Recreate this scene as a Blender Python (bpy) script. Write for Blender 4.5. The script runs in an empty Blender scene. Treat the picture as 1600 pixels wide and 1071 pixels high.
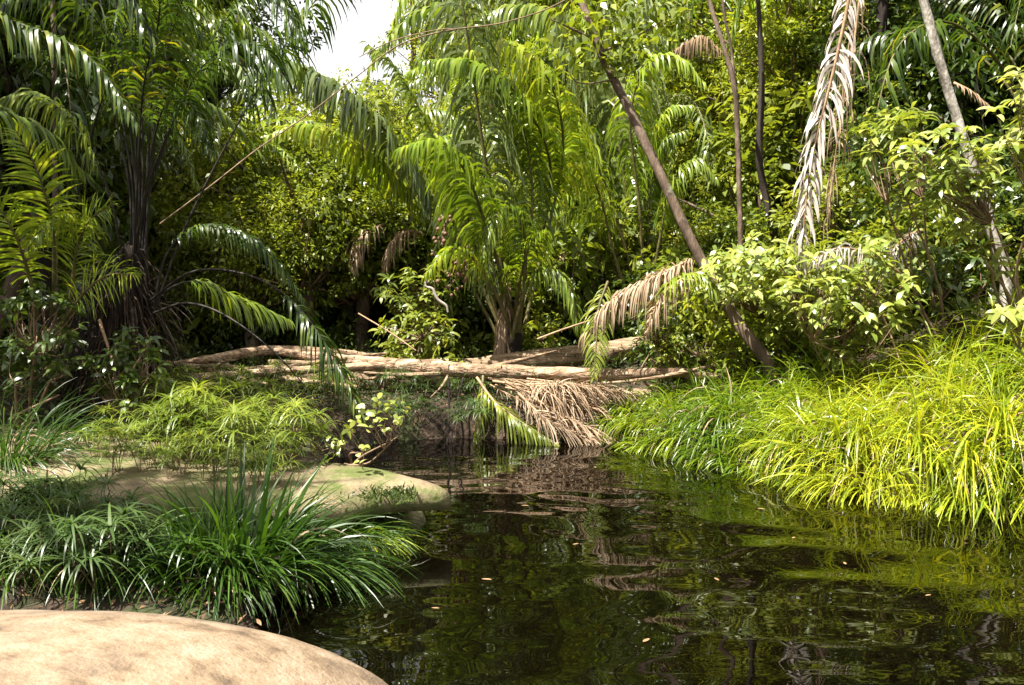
import bpy, math
import numpy as np
from math import radians, sin, cos, pi

# ------------------------------------------------------------------ camera, sky, sun, exposure
S = bpy.context.scene
COL = S.collection
FPX = 1386.0; CAMZ = 1.6; PITCH = math.atan(85.5 / FPX)
cd = bpy.data.cameras.new('camera'); cam = bpy.data.objects.new('camera', cd); COL.objects.link(cam)
cam.location = (0, 0, CAMZ); cam.rotation_euler = (pi/2 - PITCH, 0, 0)
cd.sensor_width = 36; cd.lens = 36 * FPX / 1600; cd.clip_end = 600; cd.clip_start = 0.05
S.camera = cam
SUN_EL, SUN_AZ = radians(63), radians(-122)     # azimuth measured from +Y towards +X
sdir = np.array([cos(SUN_EL)*sin(SUN_AZ), cos(SUN_EL)*cos(SUN_AZ), sin(SUN_EL)])
W = bpy.data.worlds.new('World'); S.world = W; W.use_nodes = True
nt = W.node_tree; bg = nt.nodes['Background']
sky = nt.nodes.new('ShaderNodeTexSky'); sky.sky_type = 'NISHITA'; sky.sun_disc = False
sky.sun_elevation = SUN_EL; sky.sun_rotation = SUN_AZ; sky.dust_density = 4.0; sky.air_density = 1.0
hz = nt.nodes.new('ShaderNodeMix'); hz.data_type = 'RGBA'; hz.inputs[0].default_value = 0.7
hz.inputs[7].default_value = (8.2, 8.0, 7.5, 1)
nt.links.new(sky.outputs[0], hz.inputs[6]); nt.links.new(hz.outputs[2], bg.inputs[0])
bg.inputs[1].default_value = 0.053
sl = bpy.data.lights.new('sun', 'SUN'); sl.energy = 5.0; sl.angle = radians(0.5); sl.color = (1.0, 0.95, 0.86)
so = bpy.data.objects.new('sun', sl); COL.objects.link(so)
from mathutils import Vector, Matrix
so.rotation_euler = Vector(tuple(sdir)).to_track_quat('Z', 'Y').to_euler()
S.view_settings.view_transform = 'Standard'; S.view_settings.look = 'None'
S.view_settings.exposure = 2.0; S.view_settings.gamma = 1
S.render.engine = 'CYCLES'
S.cycles.use_denoising = True
S.cycles.max_bounces = 7; S.cycles.diffuse_bounces = 3; S.cycles.glossy_bounces = 3
S.cycles.transmission_bounces = 4; S.cycles.transparent_max_bounces = 4
S.cycles.caustics_reflective = False; S.cycles.caustics_refractive = False
S.cycles.sample_clamp_indirect = 6

# ------------------------------------------------------------------ pixel <-> world
CPT, SPT = cos(PITCH), sin(PITCH)
def pt(px, py, Y):
    x = (px - 800) / FPX; v = -(py - 535.5) / FPX
    dy = CPT + v * SPT; dz = -SPT + v * CPT
    return np.array([x / dy * Y, Y, CAMZ + dz / dy * Y])
def gp(px, py, z=0.0):
    v = -(py - 535.5) / FPX; dy = CPT + v * SPT; dz = -SPT + v * CPT
    t = (z - CAMZ) / dz
    return np.array([(px - 800) / FPX * t, dy * t, z])
def proj(P):
    x, y, z = P[..., 0], P[..., 1], P[..., 2] - CAMZ
    f = y * CPT - z * SPT; u = y * SPT + z * CPT
    return 800 + FPX * x / f, 535.5 - FPX * u / f

rng = np.random.default_rng(11)
def unit(a): return a / (np.linalg.norm(a, axis=-1, keepdims=True) + 1e-9)
def catmull(P, n):
    P = np.asarray(P, float)
    if len(P) == 2: P = np.array([P[0], (P[0]+P[1])/2, P[1]])
    Q = np.vstack([2*P[0]-P[1], P, 2*P[-1]-P[-2]])
    m = len(P) - 1; out = []
    for u in np.linspace(0, m, n*3):
        i = min(int(u), m-1); t = u - i
        a, b, c, d = Q[i], Q[i+1], Q[i+2], Q[i+3]
        out.append(.5*((2*b)+(-a+c)*t+(2*a-5*b+4*c-d)*t*t+(-a+3*b-3*c+d)*t**3))
    out = np.array(out); s = np.r_[0, np.cumsum(np.linalg.norm(np.diff(out, axis=0), axis=1))]
    g = np.linspace(0, s[-1], n)
    return np.stack([np.interp(g, s, out[:, k]) for k in range(3)], 1), s[-1]

# value noise in numpy
_lat = np.random.default_rng(5).random((64, 64))
def vnoise(x, y):
    xi, yi = np.floor(x).astype(int), np.floor(y).astype(int); fx, fy = x-xi, y-yi
    fx = fx*fx*(3-2*fx); fy = fy*fy*(3-2*fy)
    g = lambda a, b: _lat[a % 64, b % 64]
    return (g(xi,yi)*(1-fx)+g(xi+1,yi)*fx)*(1-fy)+(g(xi,yi+1)*(1-fx)+g(xi+1,yi+1)*fx)*fy
def fbm(x, y, o=4):
    s = 0; a = .5
    for k in range(o): s = s + a*vnoise(x*2**k+17*k, y*2**k+31*k); a *= .5
    return s

# ------------------------------------------------------------------ mesh buffer
class Buf:
    def __init__(s): s.V = []; s.F = []; s.R = []; s.M = []; s.n = 0
    def add(s, V, F, R=0.5, M=0):
        V = np.asarray(V, float).reshape(-1, 3); F = np.asarray(F, int)
        s.V.append(V); s.F.append(F + s.n); s.n += len(V)
        s.R.append(np.broadcast_to(np.asarray(R, float), (len(F),)).copy())
        s.M.append(np.full(len(F), M, int))
        return s
    def mesh(s, name, mats, origin=(0, 0, 0), smooth=True):
        V = np.vstack(s.V) - np.asarray(origin, float); F = np.vstack(s.F)
        me = bpy.data.meshes.new(name)
        me.vertices.add(len(V)); me.vertices.foreach_set('co', V.astype(np.float32).ravel())
        me.loops.add(F.size); me.loops.foreach_set('vertex_index', F.astype(np.int32).ravel())
        me.polygons.add(len(F)); me.polygons.foreach_set('loop_start', np.arange(0, F.size, 4, dtype=np.int32))
        me.polygons.foreach_set('material_index', np.concatenate(s.M).astype(np.int32))
        me.polygons.foreach_set('use_smooth', np.full(len(F), smooth))
        for m in mats: me.materials.append(m)
        a = me.attributes.new('rnd', 'FLOAT', 'FACE'); a.data.foreach_set('value', np.concatenate(s.R).astype(np.float32))
        me.update(calc_edges=True); me.validate()
        return me
def link(name, me, parent=None, loc=None, rot=None, scale=None):
    o = bpy.data.objects.new(name, me); COL.objects.link(o)
    if parent is not None: o.parent = parent
    if loc is not None: o.location = tuple(loc)
    if rot is not None: o.rotation_euler = rot
    if scale is not None: o.scale = (scale,)*3 if np.isscalar(scale) else scale
    return o
def tag(o, label=None, cat=None, group=None, kind=None):
    if label: o['label'] = label
    if cat: o['category'] = cat
    if group: o['group'] = group
    if kind: o['kind'] = kind
    return o
def empty(name, loc, label, cat, group=None, rotz=0, scale=1):
    o = link(name, None, loc=loc, rot=(0, 0, rotz), scale=scale); o.empty_display_size = .2
    return tag(o, label, cat, group)

# ------------------------------------------------------------------ geometry generators
PROF = {'lance': lambda t: np.sin(pi*np.clip(t*.93+.07, 0, 1))**.7, 'blade': lambda t: (1-t**2.2)*.9+.06,
        'leaflet': lambda t: np.minimum(1, .35+t*4)*(1-t**3)*1.0+.03}
def strips(buf, o, d, L, Wd, droop, side, nseg=4, prof='blade', rnd=None, M=0, fold=0):
    o = np.asarray(o, float); N = len(o)
    bc = lambda a: np.broadcast_to(np.asarray(a, float), (N,))[:, None]
    L, Wd, droop = bc(L), bc(Wd), bc(droop)
    d = unit(np.broadcast_to(d, (N, 3)).astype(float)); side = np.broadcast_to(side, (N, 3)).astype(float)
    p = o.copy(); out = np.zeros((N, nseg+1, 2, 3)); g = np.array([0, 0, -1.])
    for k in range(nseg+1):
        t = k/nseg
        s = unit(side - (side*d).sum(1, keepdims=True)*d)
        w = Wd*.5*PROF[prof](np.array(t))
        out[:, k, 0] = p - s*w; out[:, k, 1] = p + s*w
        if k < nseg:
            p = p + d*L/nseg; d = unit(d + g*droop/nseg)
    idx = np.arange(N*(nseg+1)*2).reshape(N, nseg+1, 2)
    F = np.stack([idx[:, :-1, 0], idx[:, :-1, 1], idx[:, 1:, 1], idx[:, 1:, 0]], -1).reshape(-1, 4)
    if rnd is None: rnd = rng.random(N)
    buf.add(out, F, np.repeat(np.broadcast_to(rnd, (N,)), nseg), M)
def diamonds(buf, o, d, L, Wd, nrm, rnd=None, M=0):
    N = len(o); d = unit(d); s = unit(np.cross(d, nrm)); u = np.cross(s, d)
    L = np.broadcast_to(L, (N,))[:, None]; Wd = np.broadcast_to(Wd, (N,))[:, None]
    V = np.stack([o, o+d*L*.45-s*Wd*.5+u*Wd*.12, o+d*L-u*L*.12, o+d*L*.45+s*Wd*.5+u*Wd*.12], 1)
    if rnd is None: rnd = rng.random(N)
    buf.add(V, np.arange(N*4).reshape(N, 4), rnd, M)
def tube(buf, P, R, ns=8, n=None, rough=0., rnd=.5, M=0, seed=0, cap=True):
    P = np.asarray(P, float); n = n or max(4, len(P)*4)
    C, Ls = catmull(P, n); R = np.interp(np.linspace(0, 1, n), np.linspace(0, 1, len(np.atleast_1d(R))), np.atleast_1d(R)) if np.ndim(R) else np.full(n, R)
    T = unit(np.gradient(C, axis=0)); ref = np.array([0, 0, 1.]) if abs(T[:, 2]).mean() < .8 else np.array([1., 0, 0])
    A = unit(np.cross(T, ref)); B = np.cross(T, A)
    th = np.linspace(0, 2*pi, ns, endpoint=False)
    rr = R[:, None]*np.ones(ns)
    if rough:
        gx = np.linspace(0, Ls/ max(R.mean(), .01)*.35, n)[:, None] + seed*7.3
        rr = rr*(1+rough*(fbm(gx + 0*th, 3*np.cos(th)+8+seed, 3)+fbm(gx*2.3+0*th, 3*np.sin(th)+20, 3)-.94)*2)
    V = C[:, None]+rr[..., None]*(np.cos(th)[None, :, None]*A[:, None]+np.sin(th)[None, :, None]*B[:, None])
    idx = np.arange(n*ns).reshape(n, ns); nx = np.roll(idx, -1, 1)
    F = np.stack([idx[:-1], nx[:-1], nx[1:], idx[1:]], -1).reshape(-1, 4)
    base = buf.n; buf.add(V, F, rnd, M)
    if cap and ns >= 6:
        for r in (0, n-1):
            q = idx[r]; c = V[r].mean(0); W_ = np.vstack([V[r], c[None]])
            f = [(i, (i+1) % ns, ns, ns) for i in range(ns)]
            f = [(i, (i+1) % ns, (i+2) % ns, ns) for i in range(0, ns, 2)]
            buf.add(W_, f, rnd, M)
def frond(buf, path, start=.2, n=50, ll=.6, lw=.035, droop=4., ang=(60, 28), lift=10, rr=.018, ml=0, mr=1, tone=(0, 1), jit=.12, miss=0., nseg=5, sides=(-1, 1), tiplen=.3, ref=None):
    path = np.asarray(path, float)
    tube(buf, path, [rr, rr*.8, rr*.5, rr*.2], ns=5, n=max(10, len(path)*4), M=mr, cap=False)
    C, Ls = catmull(path, n*3); T = unit(np.gradient(C, axis=0))
    t0 = np.linspace(start, .995, n); R0 = np.random.default_rng(int(abs(path.sum())*997) % 99991)
    for s in sides:
        t = np.clip(t0 + R0.normal(0, .3/n, n), 0, 1)
        if miss: t = t[R0.random(n) > miss]
        i = np.clip((t*(n*3-1)).astype(int), 0, n*3-1); m = len(t)
        u = np.clip((t-start)/(1-start+1e-6), 0, 1); Tn = T[i]; o = C[i]
        if ref is None:
            up = np.array([0, 0, 1.]) - Tn*Tn[:, 2:3]
            up = unit(up + 1e-3*np.array([.3, -1, 0]))
        else: up = unit(np.asarray(ref, float)-Tn*(Tn@np.asarray(ref, float))[:, None])
        B = unit(np.cross(Tn, up))
        a = np.radians(ang[0]+(ang[1]-ang[0])*u + R0.normal(0, 5, m)); lf = np.radians(lift+R0.normal(0, 8, m))
        d = Tn*np.cos(a)[:, None]+(B*s*np.cos(lf)[:, None]+up*np.sin(lf)[:, None])*np.sin(a)[:, None]
        d = unit(d + R0.normal(0, jit, (m, 3)))
        L = ll*(np.minimum(1, .45+u*2.2))*(1-(1-tiplen)*np.clip((u-.35)/.65, 0, 1)**1.6)*R0.uniform(.85, 1.1, m)
        strips(buf, o, d, L, lw*R0.uniform(.8, 1.15, m)*np.minimum(1, .5+L/ll*.6), droop*R0.uniform(.75, 1.3, m), unit(Tn+R0.normal(0, .18, (m, 3))), nseg, 'leaflet',
               tone[0]+(tone[1]-tone[0])*R0.random(m), ml)
def rvec(N, R): return unit(R.normal(0, 1, (N, 3)))
def crown_mesh(name, mats, rad, nclump, nleaf, ll, lw, clump_r, seed, shell=.45, twig=True, flat=.6, hang=.35):
    R = np.random.default_rng(seed); b = Buf(); rad = np.asarray(rad, float)
    c = rvec(nclump, R)*(R.random((nclump, 1))**shell)*rad
    c *= R.uniform(.65, 1.22, (nclump, 1)); c += rvec(nclump, R)*.12*rad
    cr = clump_r*R.uniform(.5, 1.35, nclump); tone = R.random(nclump)
    k = R.integers(0, nclump, nclump*nleaf); N = len(k)
    off = R.normal(0, 1, (N, 3)); off = unit(off)*(R.random((N, 1))**.5)*cr[k][:, None]*np.array([1, 1, flat])
    o = c[k]+off
    d = unit(unit(off)*.9+R.normal(0, .55, (N, 3))+np.array([0, 0, -hang]))
    nrm = unit(R.normal(0, .5, (N, 3))+np.array([0, 0, 1.]))
    sz = R.uniform(.6, 1.25, N)
    diamonds(b, o, d, ll*sz, lw*sz, nrm, np.clip(tone[k]*.55+R.random(N)*.45, 0, 1), 0)
    if twig:
        for j in range(nclump):
            q = c[j]; st = q*.15+np.array([0, 0, -rad[2]*.75])
            mid = (st+q)/2+R.normal(0, .12, 3)*rad
            if j % 3 != 0: tube(b, [st, mid, q], [.018*rad[0], .01*rad[0], .003*rad[0]], ns=4, n=7, M=1, cap=False)
    return b.mesh(name, mats)

# ------------------------------------------------------------------ materials
def nmat(name):
    m = bpy.data.materials.new(name); m.use_nodes = True; n = m.node_tree; n.nodes.clear()
    return m, n, n.nodes.new, n.links.new
def ramp(N, stops):
    r = N('ShaderNodeValToRGB'); e = r.color_ramp.elements
    while len(e) < len(stops): e.new(.5)
    for k, (p, c) in enumerate(stops): e[k].position = p; e[k].color = (*c, 1)
    return r
def leaf_mat(name, stops, trans=.4, rough=.42, spec=.5, tcol=(1.3, 1.25, .55), scale=1.2):
    m, n, N, K = nmat(name); out = N('ShaderNodeOutputMaterial')
    at = N('ShaderNodeAttribute'); at.attribute_name = 'rnd'
    oi = N('ShaderNodeObjectInfo'); tc = N('ShaderNodeTexCoord')
    nz = N('ShaderNodeTexNoise'); nz.inputs['Scale'].default_value = scale; nz.inputs['Detail'].default_value = 2
    K(tc.outputs['Object'], nz.inputs['Vector'])
    a = N('ShaderNodeMath'); a.operation = 'MULTIPLY_ADD'; a.inputs[1].default_value = .55; K(at.outputs['Fac'], a.inputs[0])
    b = N('ShaderNodeMath'); b.operation = 'MULTIPLY_ADD'; b.inputs[1].default_value = .5; b.inputs[2].default_value = -.1; K(nz.outputs['Fac'], b.inputs[0])
    c = N('ShaderNodeMath'); c.operation = 'MULTIPLY_ADD'; c.inputs[1].default_value = .22; K(oi.outputs['Random'], c.inputs[0]); K(b.outputs[0], c.inputs[2])
    K(c.outputs[0], a.inputs[2])
    r = ramp(N, stops); K(a.outputs[0], r.inputs[0])
    p = N('ShaderNodeBsdfPrincipled'); K(r.outputs[0], p.inputs['Base Color']); p.inputs['Roughness'].default_value = rough
    p.inputs['Specular IOR Level'].default_value = spec
    mx = N('ShaderNodeMix'); mx.data_type = 'RGBA'; mx.blend_type = 'MULTIPLY'; mx.inputs[0].default_value = 1
    K(r.outputs[0], mx.inputs[6]); mx.inputs[7].default_value = (*tcol, 1)
    t = N('ShaderNodeBsdfTranslucent'); K(mx.outputs[2], t.inputs[0])
    s = N('ShaderNodeMixShader'); s.inputs[0].default_value = trans; K(p.outputs[0], s.inputs[1]); K(t.outputs[0], s.inputs[2])
    K(s.outputs[0], out.inputs[0]); return m
def solid_mat(name, stops, rough=.8, nscale=6, stretch=(1, 1, 1), bump=.3, bscale=30, detail=6, spec=.3, mix2=None, dist=.02, speck=0):
    m, n, N, K = nmat(name); out = N('ShaderNodeOutputMaterial'); tc = N('ShaderNodeTexCoord')
    mp = N('ShaderNodeMapping'); mp.inputs['Scale'].default_value = stretch; K(tc.outputs['Object'], mp.inputs[0])
    nz = N('ShaderNodeTexNoise'); nz.inputs['Scale'].default_value = nscale; nz.inputs['Detail'].default_value = detail; nz.inputs['Roughness'].default_value = .62
    K(mp.outputs[0], nz.inputs[0]); r = ramp(N, stops); K(nz.outputs['Fac'], r.inputs[0])
    p = N('ShaderNodeBsdfPrincipled'); p.inputs['Roughness'].default_value = rough; p.inputs['Specular IOR Level'].default_value = spec
    col = r.outputs[0]
    if mix2:                                     # (scale, lo, hi, colour): patches of a second colour
        n2 = N('ShaderNodeTexNoise'); n2.inputs['Scale'].default_value = mix2[0]; n2.inputs['Detail'].default_value = 8; n2.inputs['Roughness'].default_value = .65
        K(tc.outputs['Object'], n2.inputs[0]); mr = N('ShaderNodeMapRange'); mr.inputs[1].default_value = mix2[1]; mr.inputs[2].default_value = mix2[2]
        K(n2.outputs['Fac'], mr.inputs[0]); mx = N('ShaderNodeMix'); mx.data_type = 'RGBA'; K(mr.outputs[0], mx.inputs[0]); K(col, mx.inputs[6]); mx.inputs[7].default_value = (*mix2[3], 1); col = mx.outputs[2]
    if speck:                                    # fine dark mineral grains and lichen dots, and the damp band a stone carries at the waterline
        n3 = N('ShaderNodeTexNoise'); n3.inputs['Scale'].default_value = speck; n3.inputs['Detail'].default_value = 4; n3.inputs['Roughness'].default_value = .8; K(tc.outputs['Object'], n3.inputs[0])
        m3 = N('ShaderNodeMapRange'); m3.inputs[1].default_value = .56; m3.inputs[2].default_value = .70; m3.inputs[4].default_value = .65; K(n3.outputs['Fac'], m3.inputs[0])
        x3 = N('ShaderNodeMix'); x3.data_type = 'RGBA'; K(m3.outputs[0], x3.inputs[0]); K(col, x3.inputs[6]); x3.inputs[7].default_value = (.07, .055, .04, 1)
        ge = N('ShaderNodeNewGeometry'); sx = N('ShaderNodeSeparateXYZ'); K(ge.outputs['Position'], sx.inputs[0]); ad = N('ShaderNodeMath'); ad.operation = 'MULTIPLY_ADD'; ad.inputs[1].default_value = -.08; K(nz.outputs['Fac'], ad.inputs[0]); K(sx.outputs[2], ad.inputs[2])
        m4 = N('ShaderNodeMapRange'); m4.inputs[1].default_value = .035; m4.inputs[2].default_value = .0; m4.inputs[4].default_value = .75; K(ad.outputs[0], m4.inputs[0])
        x4 = N('ShaderNodeMix'); x4.data_type = 'RGBA'; K(m4.outputs[0], x4.inputs[0]); K(x3.outputs[2], x4.inputs[6]); x4.inputs[7].default_value = (.035, .028, .014, 1); col = x4.outputs[2]
    K(col, p.inputs['Base Color'])
    nb = N('ShaderNodeTexNoise'); nb.inputs['Scale'].default_value = bscale; nb.inputs['Detail'].default_value = 8; K(mp.outputs[0], nb.inputs[0])
    bu = N('ShaderNodeBump'); bu.inputs['Strength'].default_value = bump; bu.inputs['Distance'].default_value = dist; K(nb.outputs['Fac'], bu.inputs['Height'])
    K(bu.outputs[0], p.inputs['Normal']); K(p.outputs[0], out.inputs[0]); return m

M = {}
M['palm'] = leaf_mat('palm_leaf', [(0, (.025, .055, .008)), (.35, (.09, .145, .014)), (.7, (.19, .25, .025)), (1, (.28, .29, .04))], .42, .36, .6)
M['palm_blue'] = leaf_mat('palm_leaf_blue', [(0, (.05, .085, .025)), (.5, (.13, .175, .05)), (1, (.25, .28, .09))], .32, .30, .85, (1.25, 1.2, .45))
M['palm_yellow'] = leaf_mat('palm_leaf_yellow', [(0, (.06, .12, .01)), (.4, (.18, .27, .02)), (.75, (.33, .39, .03)), (1, (.48, .44, .06))], .45, .38, .5)
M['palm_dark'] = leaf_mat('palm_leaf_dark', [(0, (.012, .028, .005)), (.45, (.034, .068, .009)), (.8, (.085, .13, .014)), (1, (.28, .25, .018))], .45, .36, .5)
M['dead'] = leaf_mat('dead_frond', [(0, (.10, .06, .035)), (.45, (.25, .17, .105)), (1, (.46, .36, .25))], .2, .7, .2, (1, .8, .6))
M['dead_grey'] = leaf_mat('dead_frond_grey', [(0, (.17, .13, .10)), (.45, (.36, .31, .27)), (1, (.55, .49, .44))], .12, .6, .3, (1, .85, .7))
M['leaf_y'] = leaf_mat('leaf_yellow_green', [(0, (.045, .075, .008)), (.4, (.15, .195, .018)), (.75, (.30, .33, .03)), (1, (.46, .41, .06))], .46, .45, .5)
M['leaf_m'] = leaf_mat('leaf_green', [(0, (.035, .06, .008)), (.4, (.115, .155, .016)), (.8, (.24, .27, .03)), (1, (.40, .37, .06))], .45, .4, .5)
M['leaf_d'] = leaf_mat('leaf_dark', [(0, (.012, .026, .006)), (.45, (.042, .072, .01)), (.85, (.10, .145, .018)), (1, (.24, .24, .04))], .3, .36, .55)
M['leaf_b'] = leaf_mat('leaf_broad_bright', [(0, (.06, .10, .02)), (.35, (.15, .20, .03)), (.7, (.29, .32, .06)), (1, (.5, .47, .18))], .38, .4, .5)
M['grass'] = leaf_mat('grass_bright', [(0, (.02, .055, .004)), (.3, (.09, .16, .008)), (.65, (.26, .31, .012)), (.9, (.44, .42, .025)), (1, (.45, .38, .14))], .42, .36, .6, (1.25, 1.2, .4), .9)
M['grass_d'] = leaf_mat('grass_dark', [(0, (.008, .020, .003)), (.45, (.025, .06, .007)), (.85, (.065, .12, .012)), (1, (.20, .21, .03))], .36, .38, .4, (1.2, 1.25, .5), .9)
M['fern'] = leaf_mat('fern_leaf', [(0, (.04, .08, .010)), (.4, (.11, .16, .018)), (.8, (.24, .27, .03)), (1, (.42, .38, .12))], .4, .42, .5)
M['fern_d'] = leaf_mat('fern_leaf_shade', [(0, (.02, .04, .010)), (.5, (.055, .10, .022)), (1, (.18, .19, .06))], .35, .42, .5)  # darker copy of the fern leaf, with shade put into its colour
M['moss'] = leaf_mat('moss_leaf', [(0, (.010, .022, .006)), (.5, (.032, .055, .010)), (1, (.10, .13, .025))], .3, .6, .3)  # darkened all over, standing in for shade in the gap under the logs
M['litter'] = leaf_mat('litter_leaf', [(0, (.05, .025, .012)), (.5, (.15, .08, .04)), (1, (.35, .23, .12))], .1, .7, .3, (1, .8, .6))
M['bark'] = solid_mat('bark', [(.3, (.035, .024, .016)), (.5, (.09, .06, .04)), (.7, (.19, .14, .10))], .85, 9, (1, 1, .35), .6, 40, mix2=(5, .6, .75, (.22, .24, .15)))
M['bark_pale'] = solid_mat('bark_pale', [(.3, (.06, .05, .04)), (.48, (.17, .15, .125)), (.62, (.30, .28, .24)), (.75, (.42, .40, .36))], .85, 14, (1, 1, .5), .6, 50, mix2=(7, .55, .66, (.07, .055, .04)))
M['bark_dark'] = solid_mat('bark_dark', [(.3, (.006, .004, .003)), (.7, (.03, .020, .014))], .85, 14, (1, 1, .2), .6, 60)
M['twig'] = solid_mat('twig', [(.3, (.10, .06, .035)), (.7, (.24, .16, .10))], .8, 10)
M['petiole'] = solid_mat('petiole', [(.3, (.035, .04, .012)), (.7, (.13, .10, .035))], .5, 10)
M['petiole_dark'] = solid_mat('petiole_dark', [(.3, (.006, .005, .004)), (.7, (.022, .015, .010))], .6, 10)
M['petiole_dead'] = solid_mat('petiole_dead', [(.3, (.16, .09, .05)), (.7, (.36, .24, .14))], .6, 10)
M['log'] = solid_mat('log_bark', [(.25, (.07, .04, .022)), (.42, (.20, .12, .07)), (.56, (.36, .25, .16)), (.8, (.52, .42, .31))], .75, 9, (.3, 2.5, 2.5), 1, 14, 8, mix2=(5, .5, .62, (.13, .085, .05)), dist=.04)
M['log_dark'] = solid_mat('log_bark_weathered', [(.25, (.05, .03, .02)), (.45, (.17, .11, .065)), (.6, (.30, .21, .13)), (.8, (.42, .32, .21))], .8, 7, (.3, 3, 3), .95, 14, 8, mix2=(3, .55, .7, (.06, .045, .02)), dist=.035)
M['rock'] = solid_mat('sandstone', [(.32, (.07, .048, .03)), (.42, (.135, .092, .056)), (.5, (.185, .132, .083)), (.6, (.225, .165, .112)), (.75, (.28, .22, .155))], .75, 7, (1, 1.15, 1), .7, 60, 12, mix2=(1.3, .46, .66, (.125, .095, .07)), dist=.012, speck=55)
M['rock_mossy'] = solid_mat('sandstone_mossy', [(.3, (.09, .065, .04)), (.5, (.18, .135, .08)), (.75, (.28, .22, .145))], .8, 3, (1, 1, 1), .6, 30, 10, mix2=(2.4, .45, .60, (.07, .085, .02)), dist=.02, speck=40)
M['moss_rock'] = solid_mat('moss_rock', [(.3, (.03, .03, .012)), (.5, (.07, .075, .02)), (.75, (.16, .13, .07))], .9, 5, (1, 1, 1), .9, 30, 10, dist=.05)
M['soil'] = solid_mat('forest_soil', [(.3, (.012, .008, .005)), (.5, (.032, .021, .013)), (.75, (.08, .052, .034))], .95, 5, (1, 1, 1), .9, 25, 10, dist=.05, mix2=(1.5, .5, .65, (.035, .05, .012)))
M['sand'] = solid_mat('bank_sand', [(.3, (.13, .085, .05)), (.7, (.30, .22, .14))], .95, 5, (1, 1, 1), .6, 25, 8)
M['fruit'] = solid_mat('palm_fruit', [(.3, (.06, .03, .018)), (.7, (.18, .10, .06))], .6, 12)
M['fibre'] = leaf_mat('fibre', [(0, (.006, .004, .003)), (.6, (.025, .016, .011)), (.9, (.07, .045, .03)), (1, (.3, .27, .24))], .1, .8, .2)

def water_mat():
    m, n, N, K = nmat('dark_water'); out = N('ShaderNodeOutputMaterial')
    df = N('ShaderNodeBsdfDiffuse'); df.inputs[0].default_value = (.0012, .0008, .0004, 1)
    gl = N('ShaderNodeBsdfGlossy'); gl.inputs[0].default_value = (1, 1, 1, 1); gl.inputs['Roughness'].default_value = .008
    fr = N('ShaderNodeFresnel'); fr.inputs[0].default_value = 1.36; mx = N('ShaderNodeMixShader')
    K(fr.outputs[0], mx.inputs[0]); K(df.outputs[0], mx.inputs[1]); K(gl.outputs[0], mx.inputs[2])
    tc = N('ShaderNodeTexCoord'); mp = N('ShaderNodeMapping'); mp.inputs['Scale'].default_value = (1.3, 4.5, 1); K(tc.outputs['Object'], mp.inputs[0])
    nz = N('ShaderNodeTexNoise'); nz.inputs['Scale'].default_value = 2.0; nz.inputs['Detail'].default_value = 1.5; nz.inputs['Distortion'].default_value = .6; K(mp.outputs[0], nz.inputs[0])
    bu = N('ShaderNodeBump'); bu.inputs['Strength'].default_value = .14; bu.inputs['Distance'].default_value = .006; K(nz.outputs['Fac'], bu.inputs['Height'])
    K(bu.outputs[0], gl.inputs['Normal']); K(bu.outputs[0], fr.inputs['Normal']); K(mx.outputs[0], out.inputs[0]); return m
M['water'] = water_mat()

# ------------------------------------------------------------------ terrain and water
pool = [gp(*q)[:2] for q in [(500, 712), (560, 698), (620, 688), (700, 684), (830, 686), (960, 690), (1050, 710), (1130, 728), (1200, 745), (1300, 768), (1400, 779), (1500, 787), (1600, 792)]]
pool += [np.array(q, float) for q in [(5.2, 5.7), (6.5, 4), (6.5, -4), (-1.2, -4), (-1.1, .8), (-.7, 2.3), (-.75, 3.0)]]
pool += [gp(*q)[:2] for q in [(400, 985), (392, 955), (440, 925), (520, 895), (575, 865), (600, 830), (560, 790), (520, 750)]]
pool = np.array(pool)
def sdf(x, y):                                   # >0 on land
    x = np.asarray(x, float); y = np.asarray(y, float); d = np.full(x.shape, 1e9); ins = np.zeros(x.shape, bool); n = len(pool)
    for i in range(n):
        a, b = pool[i], pool[(i+1) % n]; e = b-a
        t = np.clip(((x-a[0])*e[0]+(y-a[1])*e[1])/(e@e), 0, 1)
        d = np.minimum(d, np.hypot(x-a[0]-t*e[0], y-a[1]-t*e[1]))
        c = ((a[1] > y) != (b[1] > y)) & (x < (b[0]-a[0])*(y-a[1])/(b[1]-a[1]+1e-12)+a[0]); ins ^= c
    return np.where(ins, -d, d)
def ss(v, a, b):
    t = np.clip((v-a)/(b-a), 0, 1); return t*t*(3-2*t)
def height(x, y):
    x = np.asarray(x, float); y = np.asarray(y, float); d = sdf(x, y)
    wr = ss(x, .8, 2.2)
    left = .05+.10*ss(d, 0, .6)+.20*ss(y, 6.2, 8.5)+.05*np.clip(y-10, 0, 3)+.03*np.clip(-x-3, 0, 9)
    right = .30*ss(d, -.02, .35)+.16*np.clip(d, 0, 5)+.55*ss(x, 2.8, 6)
    land = left*(1-wr)+right*wr
    land = land+np.clip(y-13, 0, 40)*.17+np.clip(x-4, 0, 20)*.18*ss(y, 7, 12)+np.clip(-x-5, 0, 20)*.12
    land = land+(fbm(x*.8+9, y*.8, 4)-.47)*.35*ss(d, 0, 1.5)+(fbm(x*4, y*4, 3)-.44)*.06
    return np.where(d > 0, np.maximum(land, .02)*ss(d, -.01, .12), -.55*ss(-d, 0, .5))
def hgt(x, y): return float(height(np.array([x]), np.array([y]))[0])
def grid_mesh(name, xs, ys, zf, mats, mi=None):
    X, Y = np.meshgrid(xs, ys); Z = zf(X, Y); b = Buf(); idx = np.arange(X.size).reshape(X.shape)
    F = np.stack([idx[:-1, :-1], idx[:-1, 1:], idx[1:, 1:], idx[1:, :-1]], -1).reshape(-1, 4)
    b.add(np.stack([X, Y, Z], -1), F); return b.mesh(name, mats)
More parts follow.
